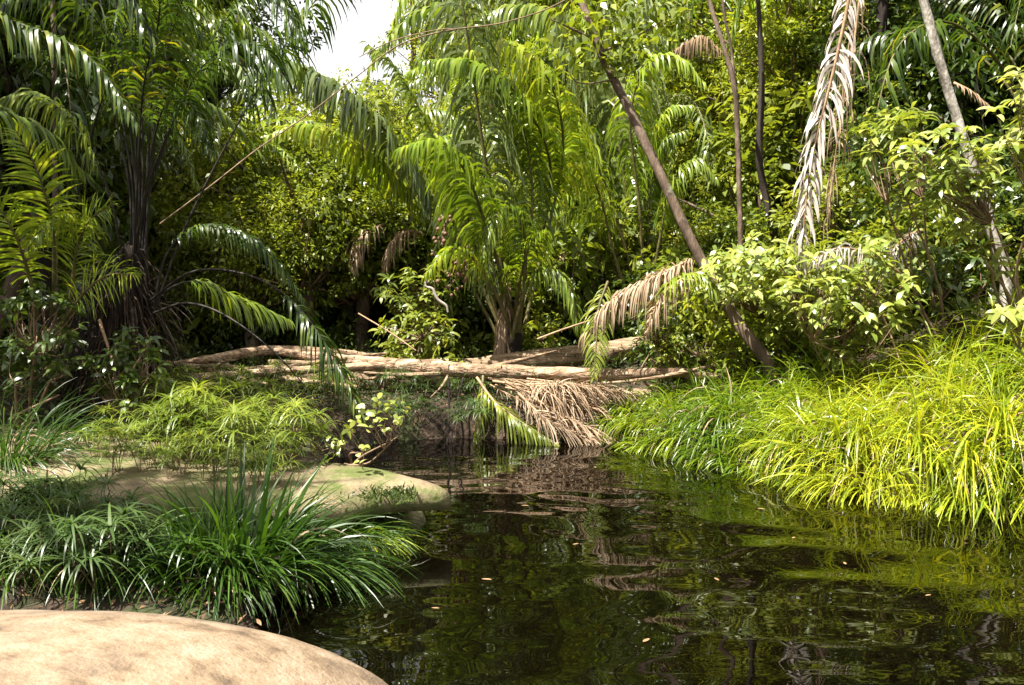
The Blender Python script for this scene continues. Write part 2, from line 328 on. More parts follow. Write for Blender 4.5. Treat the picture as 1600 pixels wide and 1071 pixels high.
xs = np.concatenate([np.linspace(-90, -9, 40), np.linspace(-8.9, 10, 260), np.linspace(10.5, 90, 40)])
ys = np.concatenate([np.linspace(-60, -3, 20), np.linspace(-2.9, 14, 240), np.linspace(14.4, 40, 60), np.linspace(42, 140, 25)])
g = link('ground', grid_mesh('ground', xs, ys, height, [M['soil']])); tag(g, kind='structure')

wr_ = np.random.default_rng(3)
waves = []
for k in range(30):
    lam = wr_.uniform(.16, .85); a = wr_.normal(0, .22)+ (pi/2); kk = 2*pi/lam
    waves.append((kk*cos(a), kk*sin(a), wr_.uniform(0, 7), 0.0068*wr_.uniform(.5, 1.2)/kk))
def wz(X, Y):
    z = np.zeros_like(X); far = ss(Y, 4.2, 7.5)
    for kx, ky, ph, am in waves:
        hi = math.hypot(kx, ky) > 22
        z += am*(np.sin(kx*X+ky*Y+ph+1.5*vnoise(X*.7+ph, Y*.7)*2))*((.25+.75*far) if hi else (1.15-.3*far))
    r = np.hypot(X+.3, (Y-5.3)); z += .0016*np.sin(r*22)*np.exp(-r*.5)*ss(r, .3, .8); r = np.hypot(X-1.4, (Y-4.9)); z += .0012*np.sin(r*19+1)*np.exp(-r*.7)*ss(r, .2, .6)
    return z*(.45+.9*vnoise(X*.6+4, Y*.9+2))
w = link('water', grid_mesh('water', np.concatenate([np.linspace(-12, -3, 20), np.linspace(-2.9, 5.2, 300), np.linspace(5.3, 12, 20)]),
        np.concatenate([np.linspace(-8, 2.2, 30), np.linspace(2.25, 11, 420)]), wz, [M['water']])); tag(w, kind='structure')

# ------------------------------------------------------------------ rocks
def rock(name, outline, zt, zb, mats, label, rings=26, seg=120, p=2.6, lump=.05, center=None, under=.35, crest=None):
    P = np.asarray(outline, float); Pc = np.vstack([P, P[:1]])
    Q = np.vstack([P[-2:], P, P[:2]]); Q3 = np.c_[Q, np.zeros(len(Q))]
    C, _ = catmull(Q3, seg*2); # trim overlap
    # close smoothly by angle resample
    c = P.mean(0) if center is None else np.asarray(center, float)
    Pl, _ = catmull(np.c_[Pc, np.zeros(len(Pc))], seg+1); B = Pl[:-1, :2]
    b = Buf(); rows = []
    ts = np.linspace(0, 1, rings)
    for t in ts:                                 # top, centre -> rim
        s = math.sin(t*pi/2)**.9; z = zb+(zt-zb)*(under+(1-under)*(max(0, 1-s**p))**(1/p))
        xy = c+(B-c)*s; rows.append(np.c_[xy, np.full(seg, z)])
    for t in np.linspace(.08, 1, 10):            # underside
        s = 1-.30*t**.55; z = zb+(zt-zb)*under*(1-t); rows.append(np.c_[c+(B-c)*s, np.full(seg, z)])
    V = np.array(rows); n = len(rows)
    nz = (fbm(V[..., 0]*1.7+3, V[..., 1]*1.7+V[..., 2]*2, 4)-.47)*lump*4
    fade = np.clip(np.arange(n)/4., .0, 1)[:, None]
    V[..., 2] += nz*.55; V[..., :2] += ((V[..., :2]-c)*nz[..., None]*.12)*fade[..., None]
    if crest: V[..., 2] += crest(V[..., 0], V[..., 1])
    idx = np.arange(n*seg).reshape(n, seg); nx = np.roll(idx, -1, 1)
    F = np.stack([idx[:-1], idx[1:], nx[1:], nx[:-1]], -1).reshape(-1, 4)
    b.add(V, F); org = np.array([c[0], c[1], zb])
    o = link(name, b.mesh(name, mats, org), loc=org); tag(o, label, 'rock'); return o
rock('boulder', [(-.42, 2.2), (-.30, 2.95), (-.44, 3.3), (-.85, 3.52), (-1.3, 3.62), (-2.2, 3.6), (-3.2, 3.3), (-3.6, 2.2), (-3.0, .9), (-1.8, .4), (-.8, .9)],
     .56, -.3, [M['rock']], 'big smooth sandy pink boulder at the near edge of the pool', p=2.2, lump=.02, center=(-1.9, 2.3), under=.25)
slab_pts = [gp(706, 772, .28)[:2], gp(690, 752, .35)[:2], gp(640, 744, .35)[:2], gp(540, 730, .38)[:2], gp(400, 708, .38)[:2], gp(250, 680, .42)[:2], gp(100, 655, .45)[:2], (-5.8, 8.2), (-6.2, 6.6), (-4.6, 5.4), (-3.0, 5.2), gp(420, 800, .3)[:2], gp(520, 808, .25)[:2], gp(610, 800, .2)[:2], gp(680, 795, .2)[:2]]
rock('rock_slab', slab_pts, .41, .04, [M['rock_mossy']], 'long flat mossy sandstone slab ending in a rounded lip over the water', rings=34, seg=200, p=4.5, lump=.035, center=(-3.0, 6.5), under=.42)
rock('rock', [gp(*q)[:2] for q in [(612, 846), (645, 840), (668, 815), (655, 800), (620, 796), (585, 800), (575, 838)]], .17, -.2, [M['rock_mossy']],
     'small tan stone under the lip of the long flat slab', rings=12, seg=40, p=2, lump=.02, under=.3)
rock('rock', [gp(*q, .3)[:2] for q in [(930, 614), (1010, 610), (1060, 618), (1040, 632), (960, 636), (910, 628)]], .42, .1, [M['sand']],
     'low pale sandy rock on the far bank below the fallen logs', rings=14, seg=50, p=2.5, lump=.06)

# ------------------------------------------------------------------ fallen logs
def log(name, P, R, mat, label, seed, branches=(), cat='log', group=None):
    R = [r*.86 for r in R]
    P = [pt(*q) for q in P]; b = Buf(); tube(b, P, R, ns=20, n=len(P)*16, rough=.15, seed=seed)
    org = P[0]; o = link(name, b.mesh(name, [mat], org), loc=org); tag(o, label, cat, group)
    for br, r in branches:
        bb = Buf(); Q = [pt(*q) for q in br]; tube(bb, Q, r, ns=8, n=len(Q)*6, rough=.2, seed=seed+1)
        link('branch', bb.mesh('branch', [mat], org), parent=o)
    return o
log('fallen_log', [(430, 549, 11.0), (560, 566, 10.6), (700, 577, 10.2), (850, 583, 9.8), (960, 586, 9.6), (1050, 582, 9.6), (1125, 590, 9.7)], [.05, .085, .105, .095, .085, .07, .05], M['log'],
    'slim pale log, sunlit, spanning the stream in front of all the other logs', 1,
    [([(690, 578, 10.35), (620, 590, 10.4), (560, 592, 10.5)], [.05, .03, .015])])
log('fallen_log', [(600, 596, 11.2), (740, 577, 11.2), (860, 560, 11.3), (950, 550, 11.4), (1030, 536, 11.6)], [.10, .16, .16, .17, .14], M['log_dark'],
    'thick brown log behind the slim pale log, rising to the far bank', 2)
log('fallen_log', [(225, 606, 9.7), (330, 600, 9.9), (440, 597, 10.2), (560, 598, 10.6), (700, 590, 10.9), (780, 586, 11.0)], [.06, .10, .14, .16, .17, .12], M['log_dark'],
    'long rough log with dark underside, lowest of the crossed logs', 3,
    [([(400, 597, 10.1), (380, 580, 10.0), (340, 572, 9.9), (300, 575, 9.8)], [.05, .035, .02])])
log('fallen_log', [(255, 574, 10.2), (340, 560, 10.6), (420, 548, 11.2), (520, 551, 11.4), (600, 560, 11.4)], [.05, .07, .075, .065, .04], M['log'],
    'bare pale branch-like log lying behind the left palm', 4,
    [([(330, 562, 10.5), (300, 566, 10.2), (262, 568, 10.0)], [.04, .03, .015])])
log('fallen_log', [(240, 590, 9.9), (330, 588, 10.1), (420, 578, 10.4), (520, 578, 10.6), (600, 584, 10.8)], [.04, .06, .065, .06, .03], M['log'],
    'knotty pale log between the left palm and the crossed logs', 5,
    [([(370, 584, 10.2), (350, 568, 10.0), (320, 562, 9.9)], [.04, .025, .012]), ([(330, 588, 10.05), (360, 575, 9.95), (390, 596, 9.9)], [.03, .03, .012])])

log('fallen_pole', [(235, 596, 9.5), (400, 583, 9.9), (560, 574, 10.3), (700, 566, 10.8)], [.045, .055, .06, .05], M['log'], 'straight pale pole resting along the top of the lowest log', 16, cat='log')
log('fallen_pole', [(300, 570, 10.4), (430, 590, 10.0), (560, 606, 9.7)], [.035, .042, .03], M['log_dark'], 'short brown pole sloping down from the left palm towards the pool', 17, cat='log')
log('fallen_pole', [(420, 566, 10.8), (600, 574, 10.7), (760, 590, 10.3), (860, 604, 9.9)], [.04, .05, .05, .035], M['log_dark'], 'brown pole sloping down to the right under the slim pale log', 18, cat='log')
log('fallen_branch', [(250, 566, 10.0), (310, 574, 9.9), (370, 590, 9.8), (430, 602, 9.7)], [.03, .035, .03, .012], M['log'], 'crooked thin branch lying across the logs beside the left palm', 6,
    [([(330, 579, 9.86), (350, 566, 9.8), (372, 562, 9.8)], [.02, .014, .006])], cat='branch')
log('fallen_branch', [(300, 606, 9.6), (380, 592, 9.8), (450, 574, 10.2), (540, 560, 10.6), (610, 552, 10.9)], [.012, .022, .03, .03, .02], M['log_dark'], 'dark thin branch climbing over the lowest log', 7, cat='branch')
log('fallen_branch', [(560, 582, 10.3), (640, 586, 10.2), (730, 580, 10.2), (800, 566, 10.4), (870, 548, 10.6)], [.015, .03, .034, .03, .012], M['log_dark'], 'dark knobbly branch wedged between the slim pale log and the thick one', 8,
    [([(700, 588, 9.95), (690, 604, 9.8), (672, 622, 9.7)], [.02, .012, .005])], cat='branch')
log('fallen_branch', [(930, 600, 9.4), (1000, 594, 9.4), (1060, 584, 9.5), (1120, 570, 9.8)], [.012, .022, .026, .02], M['log'], 'short brown branch under the far end of the slim pale log', 9, cat='branch')
# ------------------------------------------------------------------ slender standing trees
def trunk_thing(name, P, R, label, seed, mat='bark', branches=(), leaves=None, cat='tree', ns=12, rough=.1):
    P = [pt(*q) for q in P]; root = empty(name, P[0], label, cat)
    b = Buf(); tube(b, P, R, ns=ns, n=len(P)*12, rough=rough, seed=seed)
    for br, r in branches: tube(b, [pt(*q) for q in br], r, ns=6, n=len(br)*6, rough=.1, seed=seed+2)
    link('trunk', b.mesh('trunk', [M[mat]], P[0]), parent=root)
    if leaves:
        lb = Buf(); 
        for (px, py, Y, r, n, ll) in leaves:
            c = pt(px, py, Y); o = c+rng.normal(0, r, (n, 3)); diamonds(lb, o, rvec(n, rng)+np.array([0, 0, -.4]), ll*rng.uniform(.6, 1.2, n), ll*.45, rvec(n, rng)*.6+np.array([0, 0, 1.]))
        link('foliage', lb.mesh('foliage', [M['leaf_m']], P[0]), parent=root)
    return root
trunk_thing('leaning_tree', [(1207, 592, 9.0), (1195, 560, 9.05), (1150, 500, 9.2), (1092, 400, 9.4), (1035, 280, 9.6), (985, 175, 9.8), (940, 85, 10.0), (905, -10, 10.2), (860, -150, 10.5)], [.068, .063, .058, .053, .051, .048, .044, .038, .03],
    'slender leaning tree with brown trunk, rising from the sunlit grass', 11,
    branches=[([(945, 95, 9.98), (920, 60, 9.8), (860, 30, 9.6)], [.02, .014, .006]), ([(938, 82, 10), (990, 60, 9.9), (1040, 30, 9.8)], [.016, .012, .005]), ([(960, 125, 9.9), (905, 130, 9.6), (880, 100, 9.5)], [.012, .008, .004])],
    leaves=[(900, 45, 9.8, .17, 60, .16), (950, 75, 9.9, .2, 80, .16), (985, 60, 9.9, .17, 60, .15), (880, 85, 9.5, .14, 40, .16), (930, 20, 10, .2, 60, .16), (1020, 40, 9.8, .2, 50, .15), (965, 110, 9.9, .12, 30, .15)])
trunk_thing('thin_tree', [(1158, 470, 12.0), (1157, 370, 12.0), (1152, 200, 12.1), (1148, 140, 12.1), (1130, 70, 12.2), (1105, -10, 12.3), (1080, -120, 12.4)], [.036, .036, .035, .038, .032, .03, .02],
    'thin straight tree that forks high up, right of the leaning trunk', 12, branches=[([(1149, 150, 12.1), (1143, 80, 12.2), (1130, 10, 12.2), (1125, -100, 12.3)], [.022, .02, .018, .012])])
trunk_thing('thin_tree', [(1222, 440, 12.5), (1208, 360, 12.5), (1195, 300, 12.6), (1186, 240, 12.6), (1190, 120, 12.8), (1180, -80, 13)], [.055, .052, .05, .045, .035, .02],
    'dark crooked thin tree between the forked tree and the grey dead frond', 13, mat='bark_dark')
trunk_thing('thin_tree', [(1562, 520, 8.6), (1572, 440, 8.7), (1553, 370, 8.8), (1530, 290, 8.9), (1500, 200, 9.0), (1468, 95, 9.1), (1440, -10, 9.2), (1400, -160, 9.4)], [.055, .055, .052, .05, .048, .046, .042, .035],
    'pale mottled slender tree behind the grass at the right edge', 14, mat='bark_pale')
trunk_thing('thin_tree', [(85, 560, 9.5), (86, 400, 9.6), (86, 180, 9.7), (84, 60, 9.7), (80, -100, 9.8)], [.03, .03, .028, .026, .02],
    'thin grey pole-like tree left of the clump palm', 15)

# ------------------------------------------------------------------ hero palms
LM = lambda leaf, pet: [M[leaf], M[pet]]
def hero_frond(parent, P, leaf, pet, label=None, name='frond', **kw):
    if name == 'frond' and kw.get('n', 0) > 10: kw['n'] = int(kw['n']*1.35)
    b = Buf(); frond(b, [pt(*q) for q in P], **kw)
    org = np.array(parent.location) if parent is not None else pt(*P[0])
    o = link(name, b.mesh(name, LM(leaf, pet), org), parent=parent, loc=None if parent is not None else org)
    if label: o['label'] = label
    return o
# left clump palm -----------------------------------------------------------
lp = pt(195, 610, 8.3); lp[2] = hgt(lp[0], lp[1])
LP = empty('clump_palm', lp, 'big dark clump palm with shaggy black base and tall petioles on the left bank', 'palm')
tb = Buf()
tube(tb, [lp+np.array([0, 0, -.1]), pt(185, 560, 8.3), pt(190, 480, 8.3), pt(205, 420, 8.25), pt(215, 385, 8.2)], [.48, .40, .32, .22, .10], ns=20, n=60, rough=.35, seed=4)
tube(tb, [pt(150, 590, 8.4), pt(145, 500, 8.4), pt(150, 420, 8.4)], [.25, .2, .1], ns=14, n=30, rough=.4, seed=8)
link('trunk', tb.mesh('trunk', [M['bark_dark']], lp), parent=LP)
fb = Buf(); n = 1500; th = rng.uniform(0, 2*pi, n); zz = rng.uniform(.1, 1.5, n)
rad = .46-.22*zz; o_ = np.c_[lp[0]+rad*np.cos(th)*1.1-.05+zz*.05, lp[1]+rad*np.sin(th), lp[2]+zz]
strips(fb, o_, np.c_[np.cos(th)*.6, np.sin(th)*.6, rng.normal(-.1, .7, n)], rng.uniform(.2, .7, n), rng.uniform(.006, .022, n), rng.uniform(1.5, 5, n), np.c_[-np.sin(th), np.cos(th), 0*th], 5, 'blade')
link('fibre', fb.mesh('fibre', [M['fibre']], lp), parent=LP)
B = 8.3
F_left = [
 ([(215, 440, 8.2), (214, 300, 8.0), (212, 150, 7.7), (211, 0, 7.4), (200, -110, 7.0), (120, -150, 6.6), (30, -90, 6.3)], dict(start=.62, n=46, ll=.75)),
 ([(225, 440, 8.2), (236, 260, 8.1), (252, 120, 8.0), (290, -10, 7.8), (350, -60, 7.6), (420, -30, 7.4), (470, 60, 7.2)], dict(start=.55, n=44, ll=.62)),
 ([(240, 490, 8.0), (290, 355, 8.0), (360, 215, 8.0), (430, 95, 8.0), (490, 5, 8.0), (530, -50, 7.9), (580, -60, 7.8)], dict(start=.52, n=56, ll=.62, ang=(65, 40))),
 ([(205, 440, 8.3), (226, 330, 8.3), (260, 220, 8.3), (300, 120, 8.3), (360, 20, 8.4), (430, -60, 8.4)], dict(start=.42, n=46, ll=.65)),
 ([(118, 320, 8.5), (140, 225, 8.4), (165, 135, 8.3), (200, 40, 8.2), (260, -30, 8.1), (330, -20, 8)], dict(start=.45, n=44, ll=.6)),
 ([(200, 430, 8.2), (222, 330, 8.0), (240, 220, 7.8), (262, 160, 7.5), (300, 165, 7.2), (330, 235, 7.0)], dict(start=.55, n=40, ll=.42)),
 ([(205, 430, 8.3), (208, 250, 8.2), (180, 90, 8.0), (130, 10, 7.8), (60, -20, 7.5), (-20, 20, 7.2)], dict(start=.45, n=46, ll=.6)),
 ([(212, 430, 8.3), (230, 300, 8.1), (275, 180, 7.8), (325, 95, 7.6), (400, 70, 7.4), (450, 130, 7.2)], dict(start=.55, n=40, ll=.5)),
 ([(208, 430, 8.1), (215, 280, 7.7), (225, 130, 7.3), (250, 20, 6.9), (230, -60, 6.4)], dict(start=.5, n=40, ll=.6)),
 ([(240, 480, 8.0), (262, 395, 8.0), (315, 352, 8.0), (385, 368, 8.0), (437, 412, 8.0), (474, 468, 8.0)], dict(start=.3, n=54, ll=.34, leaf='palm_dark', lw=.018)),
 ([(235, 470, 7.9), (300, 425, 7.7), (380, 428, 7.5), (450, 465, 7.3), (510, 540, 7.1), (570, 655, 6.9)], dict(start=.55, n=40, ll=.42, lw=.02, ang=(50, 25))),
 ([(240, 490, 7.9), (290, 474, 7.7), (350, 492, 7.5), (430, 552, 7.3), (515, 650, 7.1)], dict(start=.96, n=3, ll=.1)),
 ([(230, 470, 8.6), (300, 440, 9.0), (380, 470, 9.3), (450, 500, 9.5)], dict(start=.3, n=46, ll=.5, leaf='palm', lw=.022, miss=.2)),
 ([(180, 430, 8.0), (150, 370, 7.7), (120, 340, 7.4), (80, 345, 7.1), (50, 380, 6.9)], dict(start=.3, n=40, ll=.4, leaf='palm', lw=.02)),
 ([(190, 400, 8.3), (170, 300, 8.2), (120, 200, 8.1), (60, 150, 8), (-20, 160, 7.9)], dict(start=.4, n=44, ll=.5, leaf='palm')),
]
for P, kw in F_left:
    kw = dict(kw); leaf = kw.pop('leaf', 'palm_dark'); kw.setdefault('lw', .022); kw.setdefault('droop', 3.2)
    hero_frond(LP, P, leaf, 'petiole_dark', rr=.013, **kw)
for k in range(7):                              # thin bare petioles bundled above the base
    x0 = 200+k*4; b = Buf(); tube(b, [pt(x0, 430, 8.2), pt(x0+3+k, 300, 8.2), pt(x0+k*11-36, 120, 8.2), pt(x0+k*26-90, -90, 8.2)], [.014, .011, .008], ns=5, n=14, cap=False)
    link('petiole', b.mesh('petiole', [M['petiole_dark']], lp), parent=LP)

def small_palm(name, base, label, fronds, group=None, cat='palm'):
    root = empty(name, base, label, cat, group)
    for P, leaf, pet, kw in fronds: hero_frond(root, P, leaf, pet, **kw)
    return root
b0 = pt(70, 560, 7.6); b0[2] = hgt(b0[0], b0[1])
small_palm('young_palm', b0, 'young yellow-green palm with stiff comb-like fronds at the left edge', [
  ([(80, 500, 7.6), (85, 420, 7.4), (80, 340, 7.2), (55, 260, 7.0), (25, 205, 6.9)], 'palm_yellow', 'petiole', dict(start=.4, n=34, ll=.36, lw=.02, droop=.8, ang=(75, 35), ref=(.2, -1, .3))),
  ([(60, 500, 7.4), (45, 430, 7.2), (20, 360, 7.0), (-20, 300, 6.9)], 'palm_yellow', 'petiole', dict(start=.35, n=30, ll=.36, lw=.02, droop=1, ang=(70, 35), ref=(.2, -1, .3))),
  ([(100, 520, 7.6), (112, 450, 7.5), (120, 390, 7.4), (140, 345, 7.2), (175, 320, 7.0)], 'palm', 'petiole', dict(start=.3, n=30, ll=.4, lw=.014, droop=.9, ang=(55, 25), ref=(.1, -1, .4))),
  ([(90, 520, 7.6), (130, 460, 7.3), (170, 430, 7.1), (215, 430, 6.9)], 'palm_yellow', 'petiole', dict(start=.3, n=26, ll=.35, lw=.014, droop=1.2, ref=(.1, -1, .4)))])
# palm reaching in from beyond the left edge
b1 = pt(-330, 560, 6.6); b1[2] = hgt(b1[0], b1[1])
small_palm('palm', b1, 'palm beyond the left edge whose frond arches in at the top left', [
  ([(-320, 300, 6.6), (-220, 100, 6.5), (-60, 25, 6.4), (70, 52, 6.3), (150, 100, 6.2), (212, 190, 6.1)], 'palm_dark', 'petiole_dark', dict(start=.3, n=70, ll=.45, lw=.026, droop=4)),
  ([(-320, 250, 6.6), (-250, 0, 6.5), (-100, -130, 6.4), (60, -120, 6.3), (180, -40, 6.2), (240, 60, 6.1)], 'palm_dark', 'petiole_dark', dict(start=.3, n=70, ll=.6, lw=.03, droop=4)),
  ([(-330, 350, 6.6), (-200, 220, 6.9), (-60, 170, 7.3), (60, 200, 7.7), (130, 270, 8)], 'palm', 'petiole', dict(start=.3, n=60, ll=.5, lw=.026, droop=4))])
# central palm ----------------------------------------------------------------
cb = pt(800, 570, 11.6); cb[2] = hgt(cb[0], cb[1])
CP = empty('feather_palm', cb, 'large central feather palm with long drooping fronds, standing behind the logs', 'palm')
b = Buf(); tube(b, [cb+np.array([0, 0, -.1]), pt(795, 530, 11.6), pt(800, 470, 11.6)], [.2, .17, .1], ns=12, n=20, rough=.3); link('trunk', b.mesh('trunk', [M['bark_dark']], cb), parent=CP)
F_c = [
 ([(800, 520, 11.6), (785, 420, 11.5), (765, 300, 11.3), (745, 160, 11.1), (725, 20, 10.9), (705, -120, 10.8), (690, -200, 10.4)], 'palm_blue', dict(start=.2, n=95, ll=.95, lw=.04, droop=4.6, ang=(46, 26), lift=22, jit=.17)),
 ([(805, 510, 11.4), (780, 420, 11.1), (755, 340, 10.8), (725, 265, 10.5), (680, 222, 10.2), (625, 232, 9.9)], 'palm_yellow', dict(start=.3, n=78, ll=.72, lw=.036, droop=3.6)),
 ([(795, 520, 11.7), (770, 420, 11.8), (725, 320, 11.9), (670, 200, 12.0), (620, 110, 12.0), (575, 70, 12.0)], 'palm', dict(start=.35, n=80, ll=.62, lw=.034, droop=2.2, ang=(60, 35))),
 ([(785, 520, 12.0), (730, 400, 12.0), (660, 285, 12.0), (590, 190, 11.6), (510, 125, 11.3), (430, 95, 11.1), (380, 125, 11)], 'palm_blue', dict(start=.3, n=110, ll=.75, lw=.045, droop=5)),
 ([(780, 530, 12.2), (720, 420, 12.3), (640, 300, 12.4), (560, 228, 11.8), (480, 195, 11.6), (420, 212, 11.5)], 'palm_yellow', dict(start=.42, n=80, ll=.6, lw=.04, droop=5)),
 ([(800, 530, 11.2), (815, 470, 11.1), (838, 425, 11.0), (870, 425, 10.9), (893, 460, 10.8), (904, 515, 10.7)], 'palm', dict(start=.35, n=60, ll=.42, lw=.024, droop=4.5)),
 ([(805, 520, 11.3), (820, 430, 11.1), (818, 360, 10.9), (795, 325, 10.7), (770, 345, 10.5), (755, 400, 10.3)], 'palm', dict(start=.4, n=56, ll=.5, lw=.03, droop=3.6)),
 ([(800, 520, 11.3), (770, 450, 11.0), (735, 400, 10.7), (700, 390, 10.5), (665, 430, 10.2)], 'palm_yellow', dict(start=.4, n=44, ll=.45, lw=.022, droop=4)),
 ([(815, 530, 11.9), (850, 380, 12.2), (880, 240, 11.8), (860, 130, 11.4), (800, 70, 11.2), (735, 80, 11.0)], 'palm_yellow', dict(start=.4, n=80, ll=.8, lw=.04, droop=4.5)),
 ([(800, 530, 12.3), (840, 400, 12.6), (860, 260, 11.6), (810, 150, 11.0), (740, 98, 10.8), (662, 95, 10.7)], 'palm_yellow', dict(start=.45, n=72, ll=.6, lw=.04, droop=5)),
 ([(790, 530, 11.5), (760, 440, 11.4), (735, 360, 11.3), (722, 300, 11.1), (705, 260, 10.9)], 'palm_blue', dict(start=.3, n=50, ll=.8, lw=.04, droop=4.2)),
 ([(810, 520, 11.5), (825, 400, 11.4), (832, 300, 11.3), (822, 220, 11.2), (818, 200, 10.9)], 'palm', dict(start=.35, n=50, ll=.6, lw=.034, droop=4.5)),
 ([(800, 520, 11.6), (812, 440, 11.3), (830, 380, 11.0), (850, 360, 10.7)], 'palm_yellow', dict(start=.3, n=40, ll=.55, lw=.028, droop=3.5)),
]
for P, leaf, kw in F_c: hero_frond(CP, P, leaf, 'petiole', rr=.03, **kw)
for k, P in enumerate([[(770, 560, 11.2), (790, 500, 11.3), (795, 430, 11.4)], [(800, 570, 11.2), (785, 500, 11.3), (792, 445, 11.4)]]):
    hero_frond(CP, P[::-1], 'dead', 'petiole_dead', name='dead_frond', start=.05, n=30, ll=.5, lw=.02, droop=6, ang=(20, 15), label='withered brown frond hanging at the base')
fr = Buf(); ring = []
for u in (-1, -.6, 0, .6, 1):
    rr_ = .024*math.sqrt(max(.02, 1-u*u)); ring.append([np.array([rr_*cos(v), rr_*sin(v), .026*u]) for v in np.linspace(0, 2*pi, 8, endpoint=False)])
V = np.array(ring); idx = np.arange(40).reshape(5, 8); nx = np.roll(idx, -1, 1); fr.add(V, np.stack([idx[:-1], nx[:-1], nx[1:], idx[1:]], -1).reshape(-1, 4)); frm = fr.mesh('fruit', [M['fruit']])
for (px, py, nf, sx) in [(712, 420, 52, .085), (692, 368, 22, .06), (725, 405, 14, .05)]:
    c = pt(px, py, 10.9); b = Buf(); tube(b, [c+np.array([.05, 0, sx*3.2]), c+np.array([.01, 0, 0]), c-np.array([0, 0, sx*2])], [.016, .012, .006], ns=6, n=14)
    cl = link('fruit_cluster', b.mesh('fruit_cluster', [M['twig']], cb), parent=CP)
    for k in range(nf): link('fruit', frm, parent=cl, loc=c-cb+rng.normal(0, 1, 3)*np.array([sx, sx, sx*1.7]), scale=rng.uniform(.8, 1.25))

# second palm to its right ------------------------------------------------------
sb = pt(1000, 520, 13.6); sb[2] = hgt(sb[0], sb[1])
RP = empty('feather_palm', sb, 'feather palm with steep blue-green fronds behind the leaning trunk', 'palm')
F_r = [
 ([(995, 500, 13.6), (960, 380, 13.6), (920, 220, 13.6), (890, 80, 13.6), (870, -60, 13.6), (880, -150, 13.4)], 'palm_blue', dict(start=.25, n=80, ll=.95, lw=.05, droop=4)),
 ([(1000, 500, 13.4), (985, 360, 13.4), (965, 200, 13.3), (950, 60, 13.2), (930, -90, 13.2)], 'palm_blue', dict(start=.25, n=80, ll=.95, lw=.05, droop=4)),
 ([(1005, 500, 13.4), (1010, 360, 13.3), (1015, 250, 13.2), (1040, 175, 13.1), (1080, 165, 13.0)], 'palm_yellow', dict(start=.45, n=56, ll=.5, lw=.03, droop=4)),
 ([(1010, 500, 13.2), (1012, 400, 13.1), (1015, 300, 13.0), (1035, 225, 12.9), (1070, 205, 12.8)], 'palm', dict(start=.4, n=56, ll=.5, lw=.03, droop=4.5)),
 ([(990, 500, 13.2), (960, 420, 13.0), (930, 350, 12.8), (900, 325, 12.6), (868, 350, 12.4)], 'palm', dict(start=.4, n=56, ll=.5, lw=.028, droop=4)),
 ([(985, 500, 13.6), (950, 400, 13.6), (915, 290, 13.6), (880, 215, 13.6), (850, 220, 13.5)], 'palm', dict(start=.45, n=54, ll=.5, lw=.03, droop=4.5)),
 ([(1000, 500, 13.8), (980, 300, 14), (940, 120, 14.2), (880, 30, 14.3), (800, 10, 14.3), (740, 40, 14.3)], 'palm', dict(start=.45, n=80, ll=.9, lw=.05, droop=4.5)),
 ([(1000, 500, 12.9), (975, 380, 12.7), (930, 250, 12.5), (880, 160, 12.3), (820, 150, 12.1), (770, 190, 12.0)], 'palm_yellow', dict(start=.4, n=60, ll=.6, lw=.034, droop=4)),
 ([(1005, 500, 12.9), (1000, 330, 12.7), (985, 190, 12.5), (1010, 100, 12.3), (1060, 90, 12.1), (1100, 130, 12.0)], 'palm_yellow', dict(start=.4, n=60, ll=.6, lw=.034, droop=4)),
 ([(995, 500, 12.6), (960, 400, 12.4), (935, 300, 12.2), (900, 240, 12.0), (850, 240, 11.9)], 'palm_yellow', dict(start=.45, n=50, ll=.5, lw=.03, droop=4)),
 ([(1010, 500, 12.8), (1030, 380, 12.6), (1050, 290, 12.5), (1085, 250, 12.4), (1120, 280, 12.3)], 'palm', dict(start=.45, n=50, ll=.5, lw=.03, droop=4)),
 ([(1000, 500, 13.8), (1000, 300, 14), (990, 100, 14.2), (1010, -60, 14.3), (1080, -120, 14.3)], 'palm_blue', dict(start=.3, n=70, ll=.9, lw=.045, droop=4.5)),
 ([(990, 510, 13.4), (940, 430, 13.2), (890, 390, 13.0), (860, 420, 12.8)], 'dead', dict(start=.4, n=40, ll=.4, lw=.02, droop=4)),
]
for P, leaf, kw in F_r: hero_frond(RP, P, leaf, 'petiole', rr=.028, name='dead_frond' if leaf == 'dead' else 'frond', **kw)

# dead fronds -------------------------------------------------------------------
def lone_frond(P, leaf, pet, label, cat='frond', name='dead_frond', **kw):
    o = hero_frond(None, P, leaf, pet, name=name, **kw); tag(o, label, cat); return o
lone_frond([(1335, -60, 8.6), (1322, 20, 8.6), (1300, 120, 8.6), (1272, 230, 8.6), (1258, 330, 8.6), (1252, 420, 8.6)], 'dead_grey', 'petiole_dead',
    'long silver-grey dead frond hanging vertically above the bright shrub', start=.02, n=72, ll=.42, lw=.028, droop=3.2, ang=(55, 24), tiplen=.6, jit=.24, miss=.12, rr=.02, ref=(-.25, -1, 0), lift=8, sides=(-1, 1), tone=(.35, 1))
lone_frond([(1350, -80, 8.9), (1338, 40, 8.9), (1318, 160, 8.9), (1300, 280, 8.9), (1292, 360, 8.9)], 'dead', 'petiole_dead',
    'stringy brown dead frond hanging just behind the silver-grey one', start=.02, n=60, ll=.65, lw=.010, droop=6, jit=.4, rr=.015)
lone_frond([(1420, 440, 8.5), (1370, 400, 8.4), (1310, 388, 8.3), (1270, 410, 8.2)], 'dead_grey', 'petiole_dead',
    'short bleached dead frond spread over the bright shrub', start=.35, n=34, ll=.35, lw=.014, droop=3, jit=.3)
